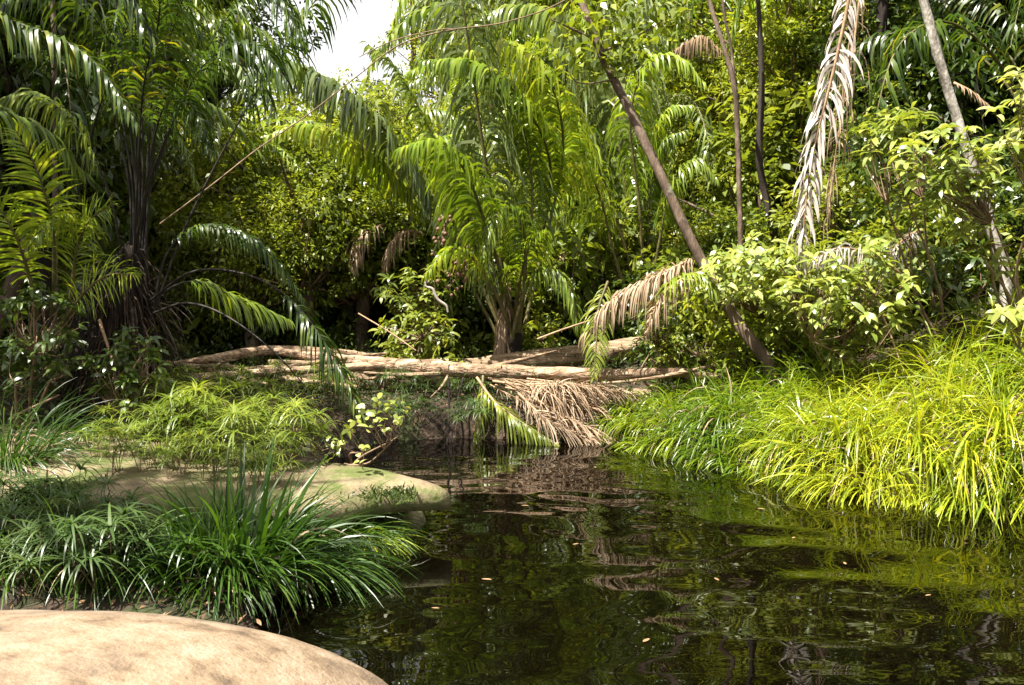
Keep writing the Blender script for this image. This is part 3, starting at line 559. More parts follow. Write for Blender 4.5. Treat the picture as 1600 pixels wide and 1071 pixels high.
lone_frond([(1095, 400, 9.6), (1050, 420, 9.5), (1000, 445, 9.5), (950, 475, 9.5), (915, 520, 9.5)], 'dead', 'petiole_dead',
    'tan dead frond arching from the leaning trunk over the thick log', start=.05, n=84, ll=.5, lw=.018, droop=5, tiplen=.5, jit=.25)
lone_frond([(1110, 420, 9.3), (1060, 440, 9.2), (1030, 470, 9.1), (1010, 520, 9.0)], 'dead', 'petiole_dead',
    'small tan dead frond drooping beside the foot of the leaning tree', start=.1, n=50, ll=.4, lw=.016, droop=5, jit=.3)
lone_frond([(950, 440, 9.6), (936, 480, 9.5), (932, 530, 9.4), (928, 590, 9.3)], 'palm', 'petiole', 'green frond tip hanging down over the two logs', name='hanging_frond', start=.05, n=40, ll=.3, lw=.018, droop=1.6, ang=(60, 40), ref=(0, -1, .1), tone=(.4, 1))
lone_frond([(1010, 480, 9.2), (1050, 440, 9.0), (1095, 430, 8.8), (1120, 460, 8.7)], 'palm', 'petiole', 'pale green frond in front of the leaning trunk', name='arching_frond', start=.2, n=34, ll=.35, lw=.02, droop=3, tone=(.6, 1))
brush = [([(1040, 640, 9.6), (930, 622, 9.6), (840, 606, 9.6), (770, 596, 9.7)], .5), ([(1000, 690, 9.2), (920, 668, 9.3), (840, 640, 9.4), (790, 600, 9.5)], .5),
         ([(960, 690, 9.1), (880, 650, 9.2), (830, 620, 9.3)], .45), ([(930, 690, 9.0), (860, 660, 9.1), (810, 615, 9.3)], .45), ([(1015, 625, 9.8), (930, 606, 9.7), (850, 598, 9.7)], .4)]
R_ = np.random.default_rng(5)
brush2 = []
for k in range(15):
    x1 = R_.uniform(850, 1045); y1 = min(692, R_.uniform(625, 700)); x0 = R_.uniform(760, 850)
    brush2.append([(x0, R_.uniform(592, 606), R_.uniform(9.4, 9.8)), ((x0+x1)/2, (600+y1)/2-R_.uniform(4, 16), R_.uniform(9.2, 9.6)), (x1, y1, 9.9-(y1-600)/100*.8)])
for P in brush2:
    lone_frond(P, 'dead', 'petiole_dead', 'tan dead frond in the heap of fallen fronds spilling into the water', start=.08, n=80, ll=R_.uniform(.3, .48), lw=.011, droop=R_.uniform(.8, 3), jit=.36, ang=(48, 12), tone=(.1, 1), miss=.45, rr=.012)['group'] = 'heap of tan dead fronds at the water'
for k, (P, l) in enumerate(brush):
    lone_frond(P[::-1], 'dead', 'petiole_dead', ['topmost tan dead frond lying below the pale log', 'tan dead frond trailing furthest right into the water', 'short tan dead frond in the middle of the fallen fronds',
        'tan dead frond dipping into the water beside the fresh green one', 'upper tan dead frond pressed against the pale log'][k], start=.1, n=70, ll=l, lw=.013, droop=1.2, jit=.25, ang=(45, 14), tone=(.3, 1), miss=.2)
lone_frond([(745, 590, 9.6), (770, 625, 9.4), (800, 650, 9.2), (870, 694, 8.9)], 'palm', 'petiole_dead', 'broken green frond dipping from the logs into the water', name='broken_frond', start=.15, n=46, ll=.42, lw=.022, droop=3.0, ang=(40, 20), tone=(.65, 1), sides=(-1, 1))
lone_frond([(755, 588, 9.7), (752, 630, 9.4), (748, 670, 9.2), (742, 696, 9.1)], 'palm', 'petiole', 'limp green frond hanging straight down into the water', name='hanging_frond', start=.05, n=36, ll=.35, lw=.02, droop=5, ang=(30, 15), tone=(.5, 1))
lone_frond([(600, 350, 12.5), (580, 360, 12.3), (560, 375, 12.2), (555, 420, 12.1)], 'dead', 'petiole_dead', 'rusty dead frond in the dark hollow left of the central palm', start=.1, n=40, ll=.45, lw=.016, droop=6, jit=.3)
lone_frond([(660, 365, 12.3), (640, 362, 12.1), (615, 375, 12.0), (600, 420, 11.9)], 'dead', 'petiole_dead', 'faded dead frond beside the fruit cluster of the central palm', start=.1, n=40, ll=.4, lw=.016, droop=6, jit=.3)
lone_frond([(1130, 85, 14.5), (1100, 62, 14.4), (1075, 66, 14.3), (1048, 85, 14.2)], 'dead', 'petiole_dead', 'pinkish dead frond high up behind the forked thin tree', start=.05, n=50, ll=.5, lw=.022, droop=5)
lone_frond([(1490, 130, 9.5), (1515, 142, 9.4), (1545, 165, 9.3)], 'dead', 'petiole_dead', 'small orange-brown dead frond beside the pale mottled tree', start=.1, n=22, ll=.18, lw=.014, droop=2)
lone_frond([(1440, 360, 9.6), (1415, 372, 9.4), (1390, 400, 9.2), (1380, 440, 9.1)], 'dead_grey', 'petiole_dead', 'faded grey-brown dead frond right of the bright shrub', start=.1, n=40, ll=.4, lw=.016, droop=4, jit=.3)
for P, r, lab in [([(560, 490, 11), (610, 520, 10.8), (650, 548, 10.6)], .010, 'reddish stick slanting down to the crossed logs from the dark hollow'),
               ([(700, 592, 9.5), (702, 640, 9.3), (698, 700, 9.1)], .013, 'dark stake standing in the water beneath the logs'),
               ([(724, 590, 9.6), (712, 640, 9.3), (704, 700, 9.1)], .011, 'second dark stake leaning beside the first beneath the logs'),
               ([(688, 640, 9.3), (696, 668, 9.2), (706, 700, 9.05)], .008, 'thin dark stick propped against the stakes in the water'),
               ([(840, 530, 10.6), (880, 515, 10.5), (925, 500, 10.4)], .014, 'straight reddish stalk above the thick brown log'),
               ([(1370, 470, 8.2), (1390, 520, 8.1), (1412, 580, 8.0)], .010, 'bent tan stalk under the bright shrub'),
               ([(155, 500, 7.6), (168, 540, 7.5), (182, 580, 7.4)], .014, 'reddish leaf stalk against the black palm base')]:
    b = Buf(); P = [pt(*q) for q in P]; tube(b, P, [r, r*.9, r*.6], ns=7, n=18, rough=.15); tag(link('stick', b.mesh('stick', [M['petiole_dead'] if 'dark' not in lab.split()[:2] else M['bark_dark']], P[0]), loc=P[0]), lab, 'stick')
b = Buf(); P = [pt(*q) for q in [(668, 430, 10.8), (665, 447, 10.8), (676, 452, 10.8), (684, 468, 10.8), (697, 478, 10.8), (700, 488, 10.8)]]; tube(b, P, [.01, .014, .016, .018, .018, .012], ns=7, n=40)
tag(link('twig', b.mesh('twig', [M['dead_grey']], P[0]), loc=P[0]), 'bleached crooked twig beside the fruit cluster', 'twig')
b = Buf(); P = [pt(*q) for q in [(250, 350, 9.0), (330, 290, 9.2), (400, 235, 9.5), (480, 180, 9.8), (560, 118, 10), (625, 70, 10), (700, 48, 10), (790, 35, 10), (880, 2, 10), (960, -60, 10)]]
tube(b, P, .0075, ns=6, n=80, rough=.2); tube(b, [pt(560, 90, 9.9), pt(620, 62, 9.9), pt(700, 45, 10), pt(720, 58, 10)], .006, ns=5, n=20); tag(link('vine', b.mesh('vine', [M['twig']], P[0]), loc=P[0]), 'long thin woody vine slanting across the palms up to the right', 'vine')
print('HERO done')

# ------------------------------------------------------------------ broad-leaved shrubs in the sun
def whorl_shrub(name, centres, label, seed, ll=.15, lw=.045, mat='leaf_b', nl=8, base=None, cat='shrub', stemr=.008, nb=5, low=True):
    R = np.random.default_rng(seed); base = np.asarray(base, float); root = empty(name, base, label, cat); lb = Buf(); sbuf = Buf()
    C = np.array(centres); pr = C[R.permutation(len(C))[:max(2, min(nb, len(C)//3))]]; hubs = []
    for q in pr:                                 # a few main stems, each carrying its nearest leaf whorls
        h = base+(q-base)*.72+np.array([0, .05, -.12]); hubs.append(h)
        a = base+(h-base)*.5+R.normal(0, .08, 3)*np.array([1, 1, .4]); tube(sbuf, [base+R.normal(0, .03, 3)*np.array([1, 1, 0]), a, h], [stemr*2.2, stemr*1.6, stemr], ns=6, n=14, cap=False, rough=.15)
    hubs = np.array(hubs)
    if low and len(C) > 30: C = np.vstack([C, base+(C[::4]-base)*R.uniform(.35, .8, (len(C[::4]), 1))])
    for c in C:
        h = hubs[np.argmin(np.linalg.norm(hubs-c, axis=1))]; tube(sbuf, [h, (h+c)/2+R.normal(0, .04, 3)+np.array([0, 0, -.03]), c], [stemr*.8, stemr*.55, stemr*.3], ns=5, n=8, cap=False)
        k = int(nl+R.integers(-2, 3)); th = np.linspace(0, 2*pi, k, endpoint=False)+R.uniform(0, 6); ax = unit((c-base)*.5+R.normal(0, .3, 3)+np.array([0, 0, .4]))
        A = unit(np.cross(ax, [.3, .5, .1])); Bv = np.cross(ax, A)
        d = A*np.cos(th)[:, None]+Bv*np.sin(th)[:, None]+ax*R.uniform(.0, .8, (k, 1))
        s = np.cross(ax, d)+ax*R.normal(0, .45, (k, 1))
        strips(lb, c+ax*R.uniform(-.06, .04, (k, 1)), d, ll*R.uniform(.5, 1.3, k), lw*R.uniform(.75, 1.2, k), R.uniform(.6, 2.4, k), s, 4, 'lance')
    link('stems', sbuf.mesh('stems', [M['twig']], base), parent=root); link('foliage', lb.mesh('foliage', [M[mat]], base), parent=root); return root
def cloud(R, px0, px1, py0, py1, Y0, Y1, n):
    out = []
    while len(out) < n:
        u, v = R.uniform(-1, 1, 2)
        if u*u+v*v > 1: continue
        out.append(pt((px0+px1)/2+u*(px1-px0)/2, (py0+py1)/2+v*(py1-py0)/2+12*math.sin(u*9), R.uniform(Y0, Y1)))
    return out
R_ = np.random.default_rng(21)
def gbase(px, py, Y): q = pt(px, py, Y); q[2] = hgt(q[0], q[1]); return q
whorl_shrub('broadleaf_shrub', cloud(R_, 1085, 1300, 378, 478, 8.7, 9.9, 115), 'sunlit shrub with long pale green leaves, in front of the leaning trunk', 22, base=gbase(1250, 545, 9.9))
whorl_shrub('broadleaf_shrub', cloud(R_, 1220, 1440, 375, 530, 7.9, 9.2, 140), 'sunlit shrub with long pale green leaves, beneath the silver-grey frond', 23, base=gbase(1330, 560, 8.6))
whorl_shrub('broadleaf_shrub', cloud(R_, 1330, 1460, 150, 260, 8.2, 8.8, 38), 'high leafy spray with bright whorled leaves right of the silver-grey frond', 24, base=gbase(1470, 560, 8.8), ll=.17)
whorl_shrub('broadleaf_shrub', cloud(R_, 1400, 1560, 200, 330, 7.6, 8.2, 50), 'bright whorled shrub crossing in front of the pale mottled tree', 25, base=gbase(1600, 560, 8.2), ll=.17)
whorl_shrub('broadleaf_shrub', cloud(R_, 1530, 1680, 120, 260, 6.8, 7.4, 34), 'yellow-green whorled shrub cut off by the right edge', 26, base=gbase(1660, 560, 7.6), ll=.17)
whorl_shrub('broadleaf_shrub', cloud(R_, 1560, 1640, 470, 520, 6.6, 7.2, 8), 'pale yellow leaf whorls poking out of the grass at the right edge', 27, base=gbase(1620, 580, 7.4), ll=.15, mat='leaf_b')
whorl_shrub('broadleaf_shrub', cloud(R_, 1440, 1560, 380, 490, 8.6, 9.2, 40), 'dark glossy shrub behind the foot of the pale mottled tree', 28, base=gbase(1500, 560, 9.2), mat='leaf_d', ll=.17)
whorl_shrub('broadleaf_shrub', cloud(R_, 590, 720, 490, 590, 10.8, 11.6, 80), 'mid green shrub behind the logs left of the central palm', 29, base=gbase(690, 590, 11.5), mat='leaf_m', ll=.14, lw=.035)
whorl_shrub('broadleaf_shrub', cloud(R_, 590, 700, 420, 500, 11.3, 12.0, 55), 'mid green shrub in the hollow under the faded dead frond', 30, base=gbase(640, 590, 12), mat='leaf_m', ll=.15, lw=.035)
whorl_shrub('leafy_sapling', cloud(R_, 0, 130, 430, 600, 6.9, 8.0, 60), 'shaded sapling with small dark leaves at the left edge', 31, base=gbase(40, 640, 7.6), mat='leaf_d', ll=.13, lw=.04)
whorl_shrub('leafy_sapling', cloud(R_, 140, 260, 520, 640, 6.9, 7.6, 62), 'dark glossy sapling at the foot of the clump palm', 32, base=gbase(190, 650, 7.4), mat='leaf_d', ll=.11, lw=.035)
whorl_shrub('leafy_sapling', cloud(R_, 1020, 1140, 515, 575, 10.0, 10.6, 70), 'small reddish-green sapling at the end of the logs', 33, base=gbase(1080, 580, 10.4), mat='leaf_m', ll=.09, lw=.035)
whorl_shrub('leafy_sapling', cloud(R_, 1000, 1060, 470, 560, 9.4, 9.9, 40), 'thin sapling with rounded leaves in front of the tan dead frond', 34, base=gbase(1030, 590, 9.9), mat='leaf_m', ll=.08, lw=.04)
whorl_shrub('leafy_sapling', cloud(R_, 820, 880, 500, 560, 11.3, 11.8, 24), 'pale sapling behind the thick log right of the central palm', 35, base=gbase(850, 570, 11.6), mat='leaf_m', ll=.12, lw=.045)
# sapling on the slab
q = gp(545, 728, .35)
whorl_shrub('leafy_sapling', [pt(px, py, Y) for px, py, Y in [(570, 640, 5.9), (590, 628, 5.9), (615, 622, 5.9), (600, 645, 5.8), (622, 655, 5.8), (575, 665, 5.8), (600, 668, 5.8), (560, 655, 5.9), (585, 655, 5.85), (545, 672, 5.9), (570, 700, 5.7), (560, 715, 5.7), (632, 640, 5.9), (610, 635, 5.9), (528, 690, 5.9)]],
    'sapling with rounded two-tone leaves leaning from the slab over the water', 36, base=q, ll=.06, lw=.032, mat='leaf_b', nl=5, stemr=.005)
whorl_shrub('leafy_sapling', [pt(px, py, Y) for px, py, Y in [(480, 660, 6), (500, 672, 6), (515, 690, 6), (495, 700, 5.9), (525, 705, 5.9), (540, 690, 5.9), (470, 690, 6), (510, 720, 5.9)]],
    'small dark-leaved seedling on the slab beside the two-tone sapling', 37, base=gp(510, 745, .35), ll=.06, lw=.03, mat='leaf_m', nl=6, stemr=.004)

# ------------------------------------------------------------------ sedge rosettes (umbrella-like fern plants)
def rosette_mesh(seed, mat, h=.32, heads=4, ll=.2):
    R = np.random.default_rng(seed); lb = Buf()
    for k in range(heads):
        a = R.uniform(0, 6.28); top = np.array([cos(a)*R.uniform(.02, .16), sin(a)*R.uniform(.02, .16), h*R.uniform(.6, 1.15)])
        tube(lb, [np.zeros(3), top*np.array([.5, .5, .6]), top], [.004, .003, .0025], ns=4, n=6, M=1, cap=False)
        n = 17; th = np.linspace(0, 2*pi, n, endpoint=False)+R.normal(0, .1, n)
        d = np.c_[np.cos(th), np.sin(th), R.uniform(.1, .9, n)]
        strips(lb, np.tile(top, (n, 1)), d, ll*R.uniform(.6, 1.15, n), R.uniform(.009, .015, n), R.uniform(.6, 2.4, n), np.c_[-np.sin(th), np.cos(th), 0*th], 5, 'blade', R.random(n)*.6+.2*R.random())
    return lb.mesh('sedge_rosette', [M[mat], M['twig']])
RM = [rosette_mesh(50+k, 'fern', heads=3+k % 3) for k in range(4)]
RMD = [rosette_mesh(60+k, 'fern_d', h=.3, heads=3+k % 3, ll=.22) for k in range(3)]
RML = [rosette_mesh(70+k, 'grass_d', h=.2, heads=1, ll=.3) for k in range(2)]
def on_ground(px, py, zbase=None):
    if zbase is not None: return gp(px, py, zbase)
    z = .2
    for _ in range(6): q = gp(px, py, z); z = max(hgt(q[0], q[1]), .02)
    return gp(px, py, z)
R_ = np.random.default_rng(77)
def rosettes(n, poly, z, meshes, name, label, group, smin=.8, smax=1.3):
    k = 0; P = np.array(poly, float); x0, y0 = P.min(0); x1, y1 = P.max(0)
    while k < n:
        px, py = R_.uniform(x0, x1), R_.uniform(y0, y1); ins = False
        for i in range(len(P)):
            a, b = P[i], P[(i+1) % len(P)]
            if (a[1] > py) != (b[1] > py) and px < (b[0]-a[0])*(py-a[1])/(b[1]-a[1])+a[0]: ins = not ins
        if not ins: continue
        o = link(name, meshes[k % len(meshes)], loc=on_ground(px, py, z), rot=(R_.normal(0, .08), R_.normal(0, .08), R_.uniform(0, 6.3)), scale=R_.uniform(smin, smax))
        tag(o, label, 'fern', group); k += 1
rosettes(52, [(200, 668), (300, 655), (420, 690), (500, 715), (470, 735), (330, 735), (230, 715)], .375, RM, 'umbrella_fern', 'yellow-green umbrella-like fern growing on the mossy slab', 'umbrella ferns on the mossy slab')
rosettes(9, [(130, 690), (200, 690), (240, 740), (180, 760), (140, 740)], .385, RM, 'umbrella_fern', 'low umbrella-like fern at the shaded near end of the slab', 'umbrella ferns at the shaded end of the slab', .6, .9)
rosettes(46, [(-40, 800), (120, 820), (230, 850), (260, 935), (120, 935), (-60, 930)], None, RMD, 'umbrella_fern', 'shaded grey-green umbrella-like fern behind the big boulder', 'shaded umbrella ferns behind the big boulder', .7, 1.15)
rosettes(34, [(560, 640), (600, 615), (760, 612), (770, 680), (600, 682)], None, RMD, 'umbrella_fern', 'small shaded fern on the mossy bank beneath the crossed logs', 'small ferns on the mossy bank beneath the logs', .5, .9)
rosettes(26, [(250, 625), (420, 612), (560, 615), (580, 640), (420, 650), (260, 655)], None, RM, 'umbrella_fern', 'umbrella-like fern between the slab and the logs', 'umbrella ferns between the slab and the logs', .7, 1.1)
rosettes(26, [(200, 700), (330, 700), (470, 735), (460, 775), (300, 770), (210, 750)], .36, RM, 'umbrella_fern', 'umbrella-like fern along the near edge of the slab above the tussocks', 'umbrella ferns on the near edge of the slab', .55, .85)
for px, py, Y in [(320, 845, 4.25), (378, 862, 4.2)]:
    q = pt(px, py, Y); q[2] = hgt(q[0], q[1])
    o = link('umbrella_fern', RML[px % 2], loc=q, scale=1.15); 
    tag(o, 'pale-tipped rosette in front of the dark tussock' + (', the higher one' if px == 320 else ', the lower one'), 'fern')

# ------------------------------------------------------------------ tussocks
def tussock(name, base, n, L, lean, label, mat='grass_d', wd=.011, rad=.16, seed=0, up=1.0, droop=(1.2, 3), group=None, cat='grass'):
    R = np.random.default_rng(seed); b = Buf(); th = R.uniform(0, 2*pi, n); r = rad*np.sqrt(R.random(n))
    o = np.asarray(base)+np.c_[r*np.cos(th), r*np.sin(th), 0*r]
    sp_ = R.uniform(.15, 1.1, n)
    d = np.c_[np.cos(th)*sp_, np.sin(th)*sp_, np.full(n, up)]+np.asarray(lean)*R.uniform(.3, 1.2, (n, 1))
    LL = L*R.uniform(.55, 1.15, n)
    strips(b, o, d, LL, wd*R.uniform(.6, 1.3, n), R.uniform(*droop, n), np.c_[-np.sin(th), np.cos(th), 0*th]+R.normal(0, .5, (n, 3)), 8, 'blade')
    m = n//8; strips(b, o[:m], d[:m]+R.normal(0, .35, (m, 3)), LL[:m]*.8, wd*.8, R.uniform(2.5, 5, m), R.normal(0, 1, (m, 3)), 7, 'blade', M=1)
    k = link(name, b.mesh(name, [M[mat], M['dead']], base), loc=base); tag(k, label, cat, group); return k
q = on_ground(375, 905); q2 = on_ground(470, 895)
tussock('grass_tussock', q, 520, .64, (.25, -.05, 0), 'largest dark green grass tussock, arching over the water beside the boulder', seed=1, rad=.24, wd=.017, droop=(.8, 2.6))
tussock('grass_tussock', on_ground(385, 880)+np.array([0, .05, 0]), 60, .62, (.1, 0, .2), 'upright broad-bladed tuft rising from the middle of the dark tussocks', seed=41, rad=.2, wd=.026, up=1.4, droop=(.3, 1.6), mat='grass_d')
tussock('grass_tussock', q2+np.array([0, .1, 0]), 210, .66, (.8, -.25, -.1), 'dark tussock whose blades sweep right and down to the water', seed=2, rad=.18, wd=.011, up=.6)
tussock('grass_tussock', on_ground(270, 900), 190, .52, (-.4, 0, 0), 'dark tussock leaning left beside the shaded ferns', seed=3, rad=.2, wd=.012)
tussock('grass_tussock', gp(20, 730, .38), 300, .7, (.3, -.1, 0), 'dark tussock at the left edge above the shaded ferns', seed=4, rad=.25, wd=.010)
tussock('grass_tussock', gp(90, 700, .39), 130, .5, (.5, -.1, 0), 'thin tussock on the slab beside the left edge', seed=5, rad=.2, wd=.010)
tussock('grass_tussock', on_ground(30, 905), 170, .5, (.2, 0, 0), 'shaded tussock at the left edge just behind the boulder', seed=16, rad=.22, wd=.010)
tussock('grass_tussock', on_ground(150, 900), 160, .55, (.2, -.1, 0), 'small shaded tussock among the ferns behind the boulder', seed=6, rad=.2, wd=.010)
tussock('grass_tussock', on_ground(330, 930), 150, .42, (.1, -.2, 0), 'low dark tuft against the back of the big boulder', seed=17, rad=.22, wd=.010)
tussock('grass_tussock', on_ground(575, 850), 150, .42, (.6, -.1, 0), 'light green tuft at the waterline under the slab', mat='grass', seed=7, rad=.1, wd=.008, up=.4)
tussock('grass_tussock', on_ground(560, 835), 150, .5, (.5, -.2, 0), 'fine tuft hanging from the bank below the slab', seed=8, rad=.15, wd=.008, up=.5)
tussock('grass_tussock', on_ground(430, 850), 130, .42, (.3, 0, 0), 'fine green tussock between the largest tussock and the slab', seed=9, rad=.22, wd=.010)
tussock('grass_tussock', on_ground(500, 840), 130, .42, (.6, -.1, 0), 'fine green tussock below the lip of the slab', seed=10, rad=.2, wd=.008)
# moss and small sprigs on the slab lip
R_ = np.random.default_rng(8); n = 900; px = R_.uniform(520, 650, n); py = 745+R_.normal(14, 9, n)+(px-520)*.12
o = np.array([gp(a, c, .32) for a, c in zip(px, py)]); b = Buf()
diamonds(b, o, rvec(n, R_)*.7+np.array([0, 0, .6]), R_.uniform(.02, .06, n), .012, rvec(n, R_)); tag(link('moss', b.mesh('moss', [M['moss']], o[0]), loc=o[0]), 'patch of yellow-green moss and sprigs on the lip of the slab', 'moss', kind='stuff')

# ------------------------------------------------------------------ sunlit grass bank (a mass no one could count)
def top_line(px): return np.interp(px, [940, 1000, 1060, 1200, 1300, 1400, 1500, 1620, 1900], [655, 630, 616, 606, 600, 580, 552, 512, 490])
R_ = np.random.default_rng(99)
xt = R_.uniform(.9, 7.5, 60000); yt = R_.uniform(4.6, 11.5, 60000); dt = sdf(xt, yt); zt_ = height(xt, yt)
px, py = proj(np.c_[xt, yt, zt_]); keep = (dt > -.03) & (py > top_line(px)) & (px < 1900)
ct = np.c_[xt, yt, zt_][keep]; cd_ = dt[keep]; cpx = px[keep]; sel = []
for q in range(len(ct)):                         # tufts a hand's breadth apart, closer at the water
    if len(sel) >= 500: break
    if not sel or np.min(np.hypot(ct[sel, 0]-ct[q, 0], ct[sel, 1]-ct[q, 1])) > (.15 if cd_[q] < .25 else .22): sel.append(q)
tx = ct[sel]; td = cd_[sel]; tpx = cpx[sel]; print('tufts', len(tx))
bpt = 88; N = len(tx)*bpt; k = np.repeat(np.arange(len(tx)), bpt); th = R_.uniform(0, 2*pi, N); r = .055*np.sqrt(R_.random(N))
o = tx[k]+np.c_[r*np.cos(th), r*np.sin(th), -.02+0*r]
gx = sdf(tx[:, 0]+.05, tx[:, 1])-sdf(tx[:, 0]-.05, tx[:, 1]); gy = sdf(tx[:, 0], tx[:, 1]+.05)-sdf(tx[:, 0], tx[:, 1]-.05)
lean = -unit(np.c_[gx, gy, 0*gx])*(.22+.5*np.exp(-td/.35))[:, None]+np.c_[R_.normal(-.15, .3, len(tx)), R_.normal(-.1, .25, len(tx)), 0*td]
spd = R_.uniform(.1, 1.25, N); d = np.c_[np.cos(th)*spd, np.sin(th)*spd, np.ones(N)]+lean[k]
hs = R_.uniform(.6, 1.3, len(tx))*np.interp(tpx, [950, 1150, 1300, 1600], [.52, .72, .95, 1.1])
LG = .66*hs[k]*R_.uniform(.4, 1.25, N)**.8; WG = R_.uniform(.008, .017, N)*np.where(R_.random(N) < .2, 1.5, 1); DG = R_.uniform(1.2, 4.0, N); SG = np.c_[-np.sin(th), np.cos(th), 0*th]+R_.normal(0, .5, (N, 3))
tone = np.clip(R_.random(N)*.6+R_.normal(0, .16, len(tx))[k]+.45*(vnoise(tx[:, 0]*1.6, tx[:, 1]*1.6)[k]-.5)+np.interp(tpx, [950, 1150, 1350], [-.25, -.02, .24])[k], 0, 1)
dead = R_.random(N) < .10; b = Buf()
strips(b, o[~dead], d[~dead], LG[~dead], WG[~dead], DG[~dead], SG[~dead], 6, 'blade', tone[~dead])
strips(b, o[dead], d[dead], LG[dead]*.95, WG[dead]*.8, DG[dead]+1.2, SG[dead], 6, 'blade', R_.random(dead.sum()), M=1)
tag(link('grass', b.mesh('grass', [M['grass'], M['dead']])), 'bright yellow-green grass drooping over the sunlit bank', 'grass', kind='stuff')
for i, (px_, py_, lab) in enumerate([(1085, 610, 'deep green tussock at the left end of the grass bank'), (1200, 612, 'deep green tussock beside the foot of the leaning tree'), (1450, 585, 'deep green tussock on top of the bank near the mottled tree'), (1330, 600, 'deep green tussock along the back of the grass bank'), (1270, 592, 'deep green tussock under the bright shrub')]):
    tussock('grass_tussock', on_ground(px_, py_), 220, .42, (-.1, -.2, 0), lab, seed=30+i, rad=.2, wd=.010)
lfb = Buf(); strips(lfb, np.array([[-.5, 0, .004]]), np.array([[1, 0, .03]]), 1.0, .36, .12, np.array([[0, 1, 0]]), 6, 'lance', rnd=np.array([.8])); lfm = lfb.mesh('leaf', [M['litter']])
lfd = Buf(); strips(lfd, np.array([[-.5, 0, .01]]), np.array([[1, 0, .2]]), 1.0, .3, .4, np.array([[0, 1, .2]]), 6, 'lance', rnd=np.array([.95])); lfm2 = lfd.mesh('leaf', [M['litter']])
R_ = np.random.default_rng(66)
for k, (px, py) in enumerate([(1190, 795), (1040, 735), (820, 790), (900, 850), (760, 905), (1120, 905), (1010, 1000), (1320, 880), (1240, 840), (680, 950), (930, 730), (1450, 930)]):
    tag(link('floating_leaf', lfm, loc=gp(px, py, .008), rot=(0, 0, R_.uniform(0, 6.3)), scale=R_.uniform(.035, .06)), 'small dead brown leaf floating on the dark water', 'leaf', 'dead leaves floating on the pool')
# far bank ground cover
R_ = np.random.default_rng(123)
def cover(name, cond, n, mat, ll, lw, label, up=.4, hgtv=.25):
    x = R_.uniform(-9, 9, n*6); y = R_.uniform(3, 17, n*6); d_ = sdf(x, y); m = cond(x, y, d_); x, y = x[m][:n], y[m][:n]
    z = height(x, y)+R_.random(len(x))**2*hgtv*(.3+fbm(x*1.5, y*1.5)*1.4); o = np.c_[x, y, z]; m = len(x); b = Buf()
    diamonds(b, o, rvec(m, R_)+np.array([0, 0, up-.3]), ll*R_.uniform(.5, 1.2, m), lw*R_.uniform(.6, 1.2, m), rvec(m, R_)*.5+np.array([0, 0, 1.]))
    tag(link(name, b.mesh(name, [M[mat]])), label, name.replace('_', ' '), kind='stuff')
cover('undergrowth', lambda x, y, d: (d > .05) & ((y > 12) | (x < -3.9) | ((x > 1.6) & (y > 9.6))), 60000, 'leaf_d', .08, .035, 'low dark leafy undergrowth on the forest floor', hgtv=.45)
cover('leaf_litter', lambda x, y, d: (d > -.03) & ((y > 8.0) | (x < -3) | ((x < -.6) & (y < 5.3) & (y > 3.5))), 30000, 'litter', .055, .022, 'brown dead leaves strewn on the forest floor', 0, .05)
cover('ground_moss', lambda x, y, d: (d > -.06) & (d < 2.2) & (y > 7.9) & (x < 1.4) & (x > -4.5), 34000, 'moss', .06, .017, 'mossy green growth on the far bank under the logs', .5, .38)
print('GROUND done')

# ------------------------------------------------------------------ forest: palms, trees, shrubs
fm = []
R_ = np.random.default_rng(200)
for k, (leaf, arch) in enumerate([('palm', .9), ('palm', 1.3), ('palm_blue', 1.0), ('palm_yellow', .8), ('palm_dark', 1.1)]):
    b = Buf(); L = 2.6
    P = [(0, 0, 0), (.35, 0, .9*arch), (1.0, .03, 1.5*arch), (1.8, .05, 1.55*arch), (2.4, .04, 1.1*arch), (2.75, 0, .5*arch)]
    frond(b, P, start=.2, n=48, ll=.6, lw=.04, droop=4, nseg=4, rr=.02, jit=.15); fm.append(b.mesh('frond', LM(leaf, 'petiole')))
def bg_palm(px, py, Y, n, kinds, label, group=None, sc=1., h=0):
    q = pt(px, py, Y); g0 = hgt(q[0], q[1]); root = empty('palm', (q[0], q[1], g0), label, 'palm', group)
    top = max(q[2]-g0, .2)
    b = Buf(); tube(b, [(0, 0, -.1), (.05, 0, top*.5), (0, 0, top)], [.12, .10, .09], ns=8, n=16, rough=.2); link('trunk', b.mesh('trunk', [M['bark_dark']]), parent=root)
    for k in range(n):
        link('frond', fm[kinds[k % len(kinds)]], parent=root, loc=(0, 0, top-.05), rot=(0, R_.normal(.0, .22), k*2.4+R_.normal(0, .2)), scale=sc*R_.uniform(.75, 1.15))
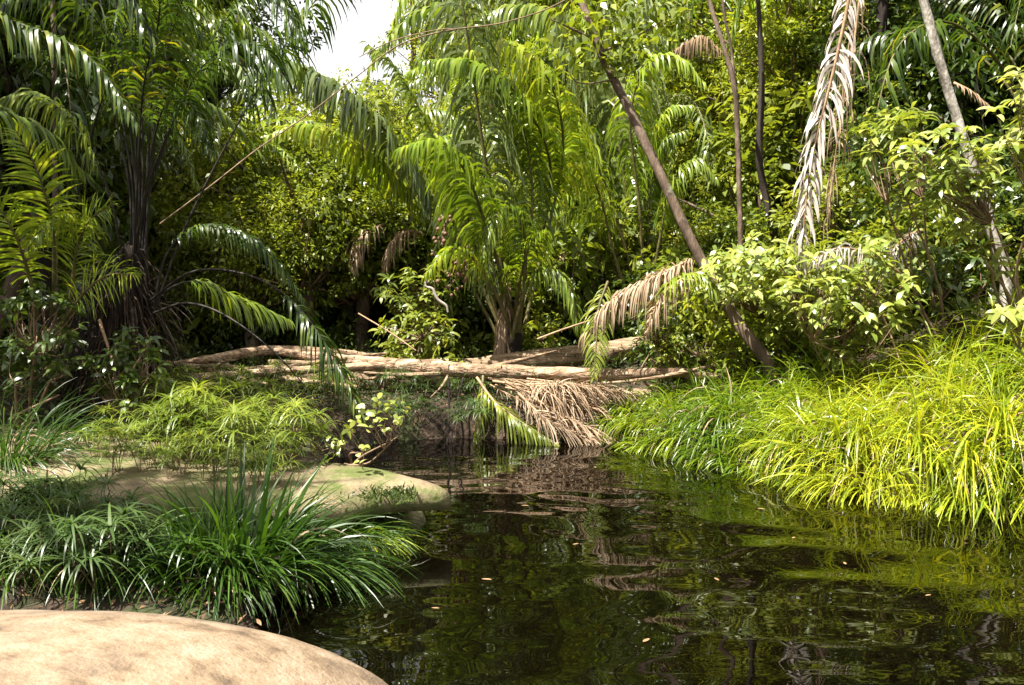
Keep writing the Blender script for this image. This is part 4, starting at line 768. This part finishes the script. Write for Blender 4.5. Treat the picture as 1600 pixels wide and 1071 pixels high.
for a in [
 (60, 330, 11.5, 11, (1, 4, 0), 'dark palm behind the young yellow-green palm', None, 1.0), (330, 330, 13.5, 11, (0, 2, 3), 'bushy palm between the clump palm and the sunny bushes', None, .9),
 (160, 200, 13.5, 11, (4, 0, 2), 'tall palm behind the clump palm', None, 1.1), (-80, 180, 12, 10, (4, 1, 0), 'tall shaded palm behind the left edge', None, 1.1),
 (430, 270, 18, 10, (2, 3, 0), 'distant pale palm under the gap of sky', None, .7), (860, 300, 16.2, 11, (0, 2, 1), 'palm between the two feather palms', None, .9),
 (930, 430, 15.6, 10, (0, 3, 1), 'low palm beneath the feather palm with steep fronds', None, .65), (1060, 330, 15.5, 10, (1, 3, 0), 'palm behind the forked thin tree', None, .8),
 (1500, 60, 12, 12, (4, 1, 0), 'dark palm with hanging fronds in the top right corner', None, 1.0), (1380, -40, 13, 11, (4, 3, 1), 'palm above the bright whorled leaves near the top edge', None, 1.0),
 (1230, 60, 17, 10, (3, 0, 1), 'pale palm on the hillside left of the silver-grey frond', None, 1.0), (1620, 200, 11, 11, (4, 4, 1), 'shaded palm behind the right edge', None, 1.0),
 (1130, 20, 19, 10, (2, 3, 0), 'far palm near the top behind the forked thin tree', None, 1.0), (1170, 540, 11.5, 8, (1, 0), 'stemless palm seedling behind the leaning trunk', None, .4),
 (720, 470, 14.0, 9, (0, 1), 'dark low palm behind the fruit cluster', None, .8), (220, 130, 17, 10, (0, 3, 4), 'far palm behind the tall petioles', None, 1.2),
 (655, 290, 16.5, 12, (3, 2, 0), 'arching palm just left of the central palm', None, .8), (770, 190, 17, 12, (2, 3, 0), 'tall palm rising behind the central palm', None, .95),
 (880, 190, 17, 13, (2, 0, 3), 'tall palm rising between the two feather palms', None, 1.3), (980, 290, 16.8, 12, (3, 2, 1), 'palm crossing behind the leaning trunk', None, 1.0),
 (840, 400, 15.5, 11, (2, 3, 0), 'low palm touching the right side of the central palm', None, .7), (560, 300, 15.5, 11, (3, 2, 0), 'sunny palm under the arching frond of the central palm', None, .9),
 (1080, 180, 16.5, 12, (2, 3, 0), 'tall palm behind the upper part of the forked thin tree', None, 1.2), (900, 20, 18, 12, (2, 3, 0), 'far palm at the top beside the crown of the leaning tree', None, 1.2),
 (800, 60, 19, 12, (3, 2, 0), 'far palm at the top behind the vertical frond', None, 1.0)]:
    bg_palm(*a)

crowns = {
 'y': [crown_mesh('crown', [M['leaf_y'], M['twig']], (1.9, 1.9, 1.6), 120, 105, .12, .052, .50, 301+k) for k in range(3)],
 'm': [crown_mesh('crown', [M['leaf_m'], M['twig']], (2.0, 2.0, 1.8), 100, 100, .16, .066, .56, 311+k) for k in range(3)],
 'd': [crown_mesh('crown', [M['leaf_d'], M['bark_dark']], (2.0, 2.0, 1.8), 110, 100, .15, .058, .54, 321+k) for k in range(3)],
 'b': [crown_mesh('crown', [M['leaf_m'], M['twig']], (1.9, 1.9, 1.7), 95, 42, .27, .10, .50, 331+k) for k in range(2)]}
shrubs = {
 'y': [crown_mesh('foliage', [M['leaf_y'], M['twig']], (.95, .95, .75), 60, 72, .09, .038, .29, 401+k) for k in range(3)],
 'm': [crown_mesh('foliage', [M['leaf_m'], M['twig']], (.95, .95, .8), 55, 62, .12, .05, .30, 411+k) for k in range(3)],
 'd': [crown_mesh('foliage', [M['leaf_d'], M['bark_dark']], (.95, .95, .8), 55, 64, .12, .048, .30, 421+k) for k in range(3)],
 'b': [crown_mesh('foliage', [M['leaf_m'], M['twig']], (.95, .95, .85), 48, 26, .22, .08, .28, 431+k) for k in range(2)]}
SP = {'y': 'yellow-green small-leaved', 'm': 'mid green', 'd': 'dark green', 'b': 'large-leaved green'}
tr = {}
def where(px):
    return ('behind the left edge' if px < 60 else 'behind the clump palm' if px < 380 else 'below and around the gap of sky' if px < 660 else 'behind the central palm' if px < 900 else
            'behind the leaning trunk' if px < 1100 else 'between the leaning trunk and the silver-grey frond' if px < 1300 else 'behind the bright whorled shrubs' if px < 1500 else 'behind the right edge')
def bg_tree(px, py, Y, sp, sc=1., out=False, lab=None):
    q = pt(px, py, Y) if not out else np.array([px, py, Y], float); g0 = hgt(q[0], q[1]); top = max(q[2]-g0, .8)
    far = ('' if out else (' far up the hillside' if Y > 21 else ' on the lower slope'))
    wh = where(px) if not out else ('standing out of view on the left bank' if px < 0 else 'standing out of view on the right bank')
    root = empty('tree', (q[0], q[1], g0), lab or f'{SP[sp]} tree{far} {wh}', 'tree', f'{SP[sp]} trees{far} {wh}', rotz=R_.uniform(0, 6.3))
    key = round(top*2)/2
    if key not in tr:
        b = Buf(); x = R_.normal(0, .08*key, 2)
        tube(b, [(0, 0, -.2), (x[0], x[1], key*.5), (x[0]*.4, x[1]*.3, key), (0, .1, key+.8)], [.13, .10, .07, .03], ns=8, n=26, rough=.15)
        for a in range(4):
            an = a*1.6+.4; z = key*(.75+.07*a); tube(b, [(x[0]*.5, x[1]*.5, z), (cos(an)*.7, sin(an)*.7, z+.45), (cos(an)*1.4, sin(an)*1.4, z+.8)], [.05, .03, .01], ns=5, n=8, cap=False)
        tr[key] = b.mesh('trunk', [M['bark']])
    link('trunk', tr[key], parent=root); cs = crowns[sp]
    link('crown', cs[R_.integers(len(cs))], parent=root, loc=(0, 0, top), scale=(sc*R_.uniform(.9, 1.1), sc*R_.uniform(.9, 1.1), sc*R_.uniform(.85, 1.15)), rot=(0, 0, R_.uniform(0, 6.3)))
def gap(px, py, rpx):                            # keep the piece of open sky
    for gx_, gy_, gr in [(540, 60, 92), (510, 20, 95), (610, 0, 88), (520, -90, 100), (610, -110, 100), (415, 200, 45), (350, 205, 35)]:
        if math.hypot(px-gx_, py-gy_) < rpx*.92+gr: return True
    return False
# far rows
for Y, step, r, rows in [(30, 120, 2.6, (-260, -130, -10, 110, 230)), (23, 125, 2.2, (-330, -190, -50, 90, 220, 330)), (18, 150, 2.0, (-200, 60, 230, 370))]:
    for py in rows:
        for px in range(-220, 1900, step):
            x = px+R_.normal(0, 28); y = py+R_.normal(0, 25); s = R_.uniform(.85, 1.2)*(r/2)
            if gap(x, y, r/Y*FPX*1.05): continue
            if Y == 18 and 380 < x < 1080 and y < 250: continue
            sp_w = [.48, .20, .10, .22] if x < 1350 and x > 300 else [.15, .3, .3, .25]
            bg_tree(x, y, Y+R_.normal(0, .8), R_.choice(['y', 'm', 'd', 'b'], p=sp_w), s)
# named nearer trees
for a in [(600, 200, 24, 'y', .8), (720, 70, 22, 'y', 1.0), (500, 290, 14.5, 'm', .95), (425, 310, 13.6, 'y', .8), (560, 350, 13.4, 'm', .75), (470, 375, 12.8, 'y', .6), (520, 250, 15.2, 'y', .8), (640, 330, 14, 'y', .7), (400, 400, 12.9, 'm', .6), (350, 420, 14, 'y', .7), (1310, 250, 14, 'b', .9), (1130, 230, 16.5, 'y', .9), (1240, 200, 14.6, 'b', .8), (1150, 360, 14.6, 'm', .6), (1250, 60, 15, 'y', .9), (1420, 130, 13.5, 'd', 1.), (1560, 120, 13, 'd', 1.1),
          (30, 260, 14, 'm', 1), (200, 320, 14.5, 'm', .9), (-60, 60, 11, 'd', 1.2), (-20, 40, 13, 'm', 1.), (20, -60, 13, 'm', .9), (1450, 330, 12.5, 'd', .9), (1600, 350, 11.5, 'd', .9), (1350, 350, 12.5, 'm', .7), (1180, 400, 13.5, 'm', .7)]:
    bg_tree(*a)
# trees standing beside the frame: they shade the left bank and show in the water
for x, y, z, sp, sc in [(-7.0, 7.5, 5.8, 'd', 1.3), (-8.2, 10, 6.5, 'm', 1.4), (-9, 3, 6.5, 'm', 1.3), (8.5, 9.5, 5.0, 'd', 1.3), (9, 12, 6.5, 'm', 1.3), (7.5, 12.5, 7.5, 'd', 1.2), (-10, 13, 7, 'd', 1.4), (-4.9, 3.3, 6.6, 'y', .42), (-5.0, -.6, 6.8, 'y', .5)]:  # small yellow-green pair added unseen to dapple the boulder and tussocks
    bg_tree(x, y, z, sp, sc, out=True)
def bg_shrub(px, py, Y, sp, sc=1.):
    q = pt(px, py, Y); g0 = hgt(q[0], q[1]); z = max(q[2], g0+.3); wh = where(px); far = ' on the lower slope' if Y > 13.5 else ' near the far bank'
    root = empty('shrub', (q[0], q[1], g0), f'{SP[sp]} shrub{far} {wh}', 'shrub', f'{SP[sp]} shrubs{far} {wh}', rotz=R_.uniform(0, 6.3))
    cs = shrubs[sp]; link('foliage', cs[R_.integers(len(cs))], parent=root, loc=(0, 0, z-g0), scale=sc, rot=(0, 0, R_.uniform(0, 6)))
    b = Buf(); tube(b, [(0, 0, -.1), (.04, .03, (z-g0)*.5), (0, 0, z-g0)], [.03, .022, .015], ns=5, n=8, cap=False); link('stem', b.mesh('stem', [M['bark']]), parent=root)
for Y, step, rows in [(16, 110, (330, 410, 480)), (13.6, 100, (400, 470, 530)), (12.4, 105, (500, 548)), (10.6, 95, (505, 545))]:
    for py in rows:
        for px in range(-60, 1720, step):
            x = px+R_.normal(0, 25); y = py+R_.normal(0, 14)
            if Y < 13 and 690 < x < 1020: continue
            if Y < 11 and x < 1060: continue
            if Y < 15 and 450 < x < 740 and y > 410: continue
            if Y < 13 and 240 < x < 450: continue
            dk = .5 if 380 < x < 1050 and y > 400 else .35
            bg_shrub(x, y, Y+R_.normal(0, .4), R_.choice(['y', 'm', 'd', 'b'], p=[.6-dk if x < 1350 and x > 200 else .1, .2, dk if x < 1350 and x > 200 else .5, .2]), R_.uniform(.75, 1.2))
print('objects', len(bpy.data.objects))
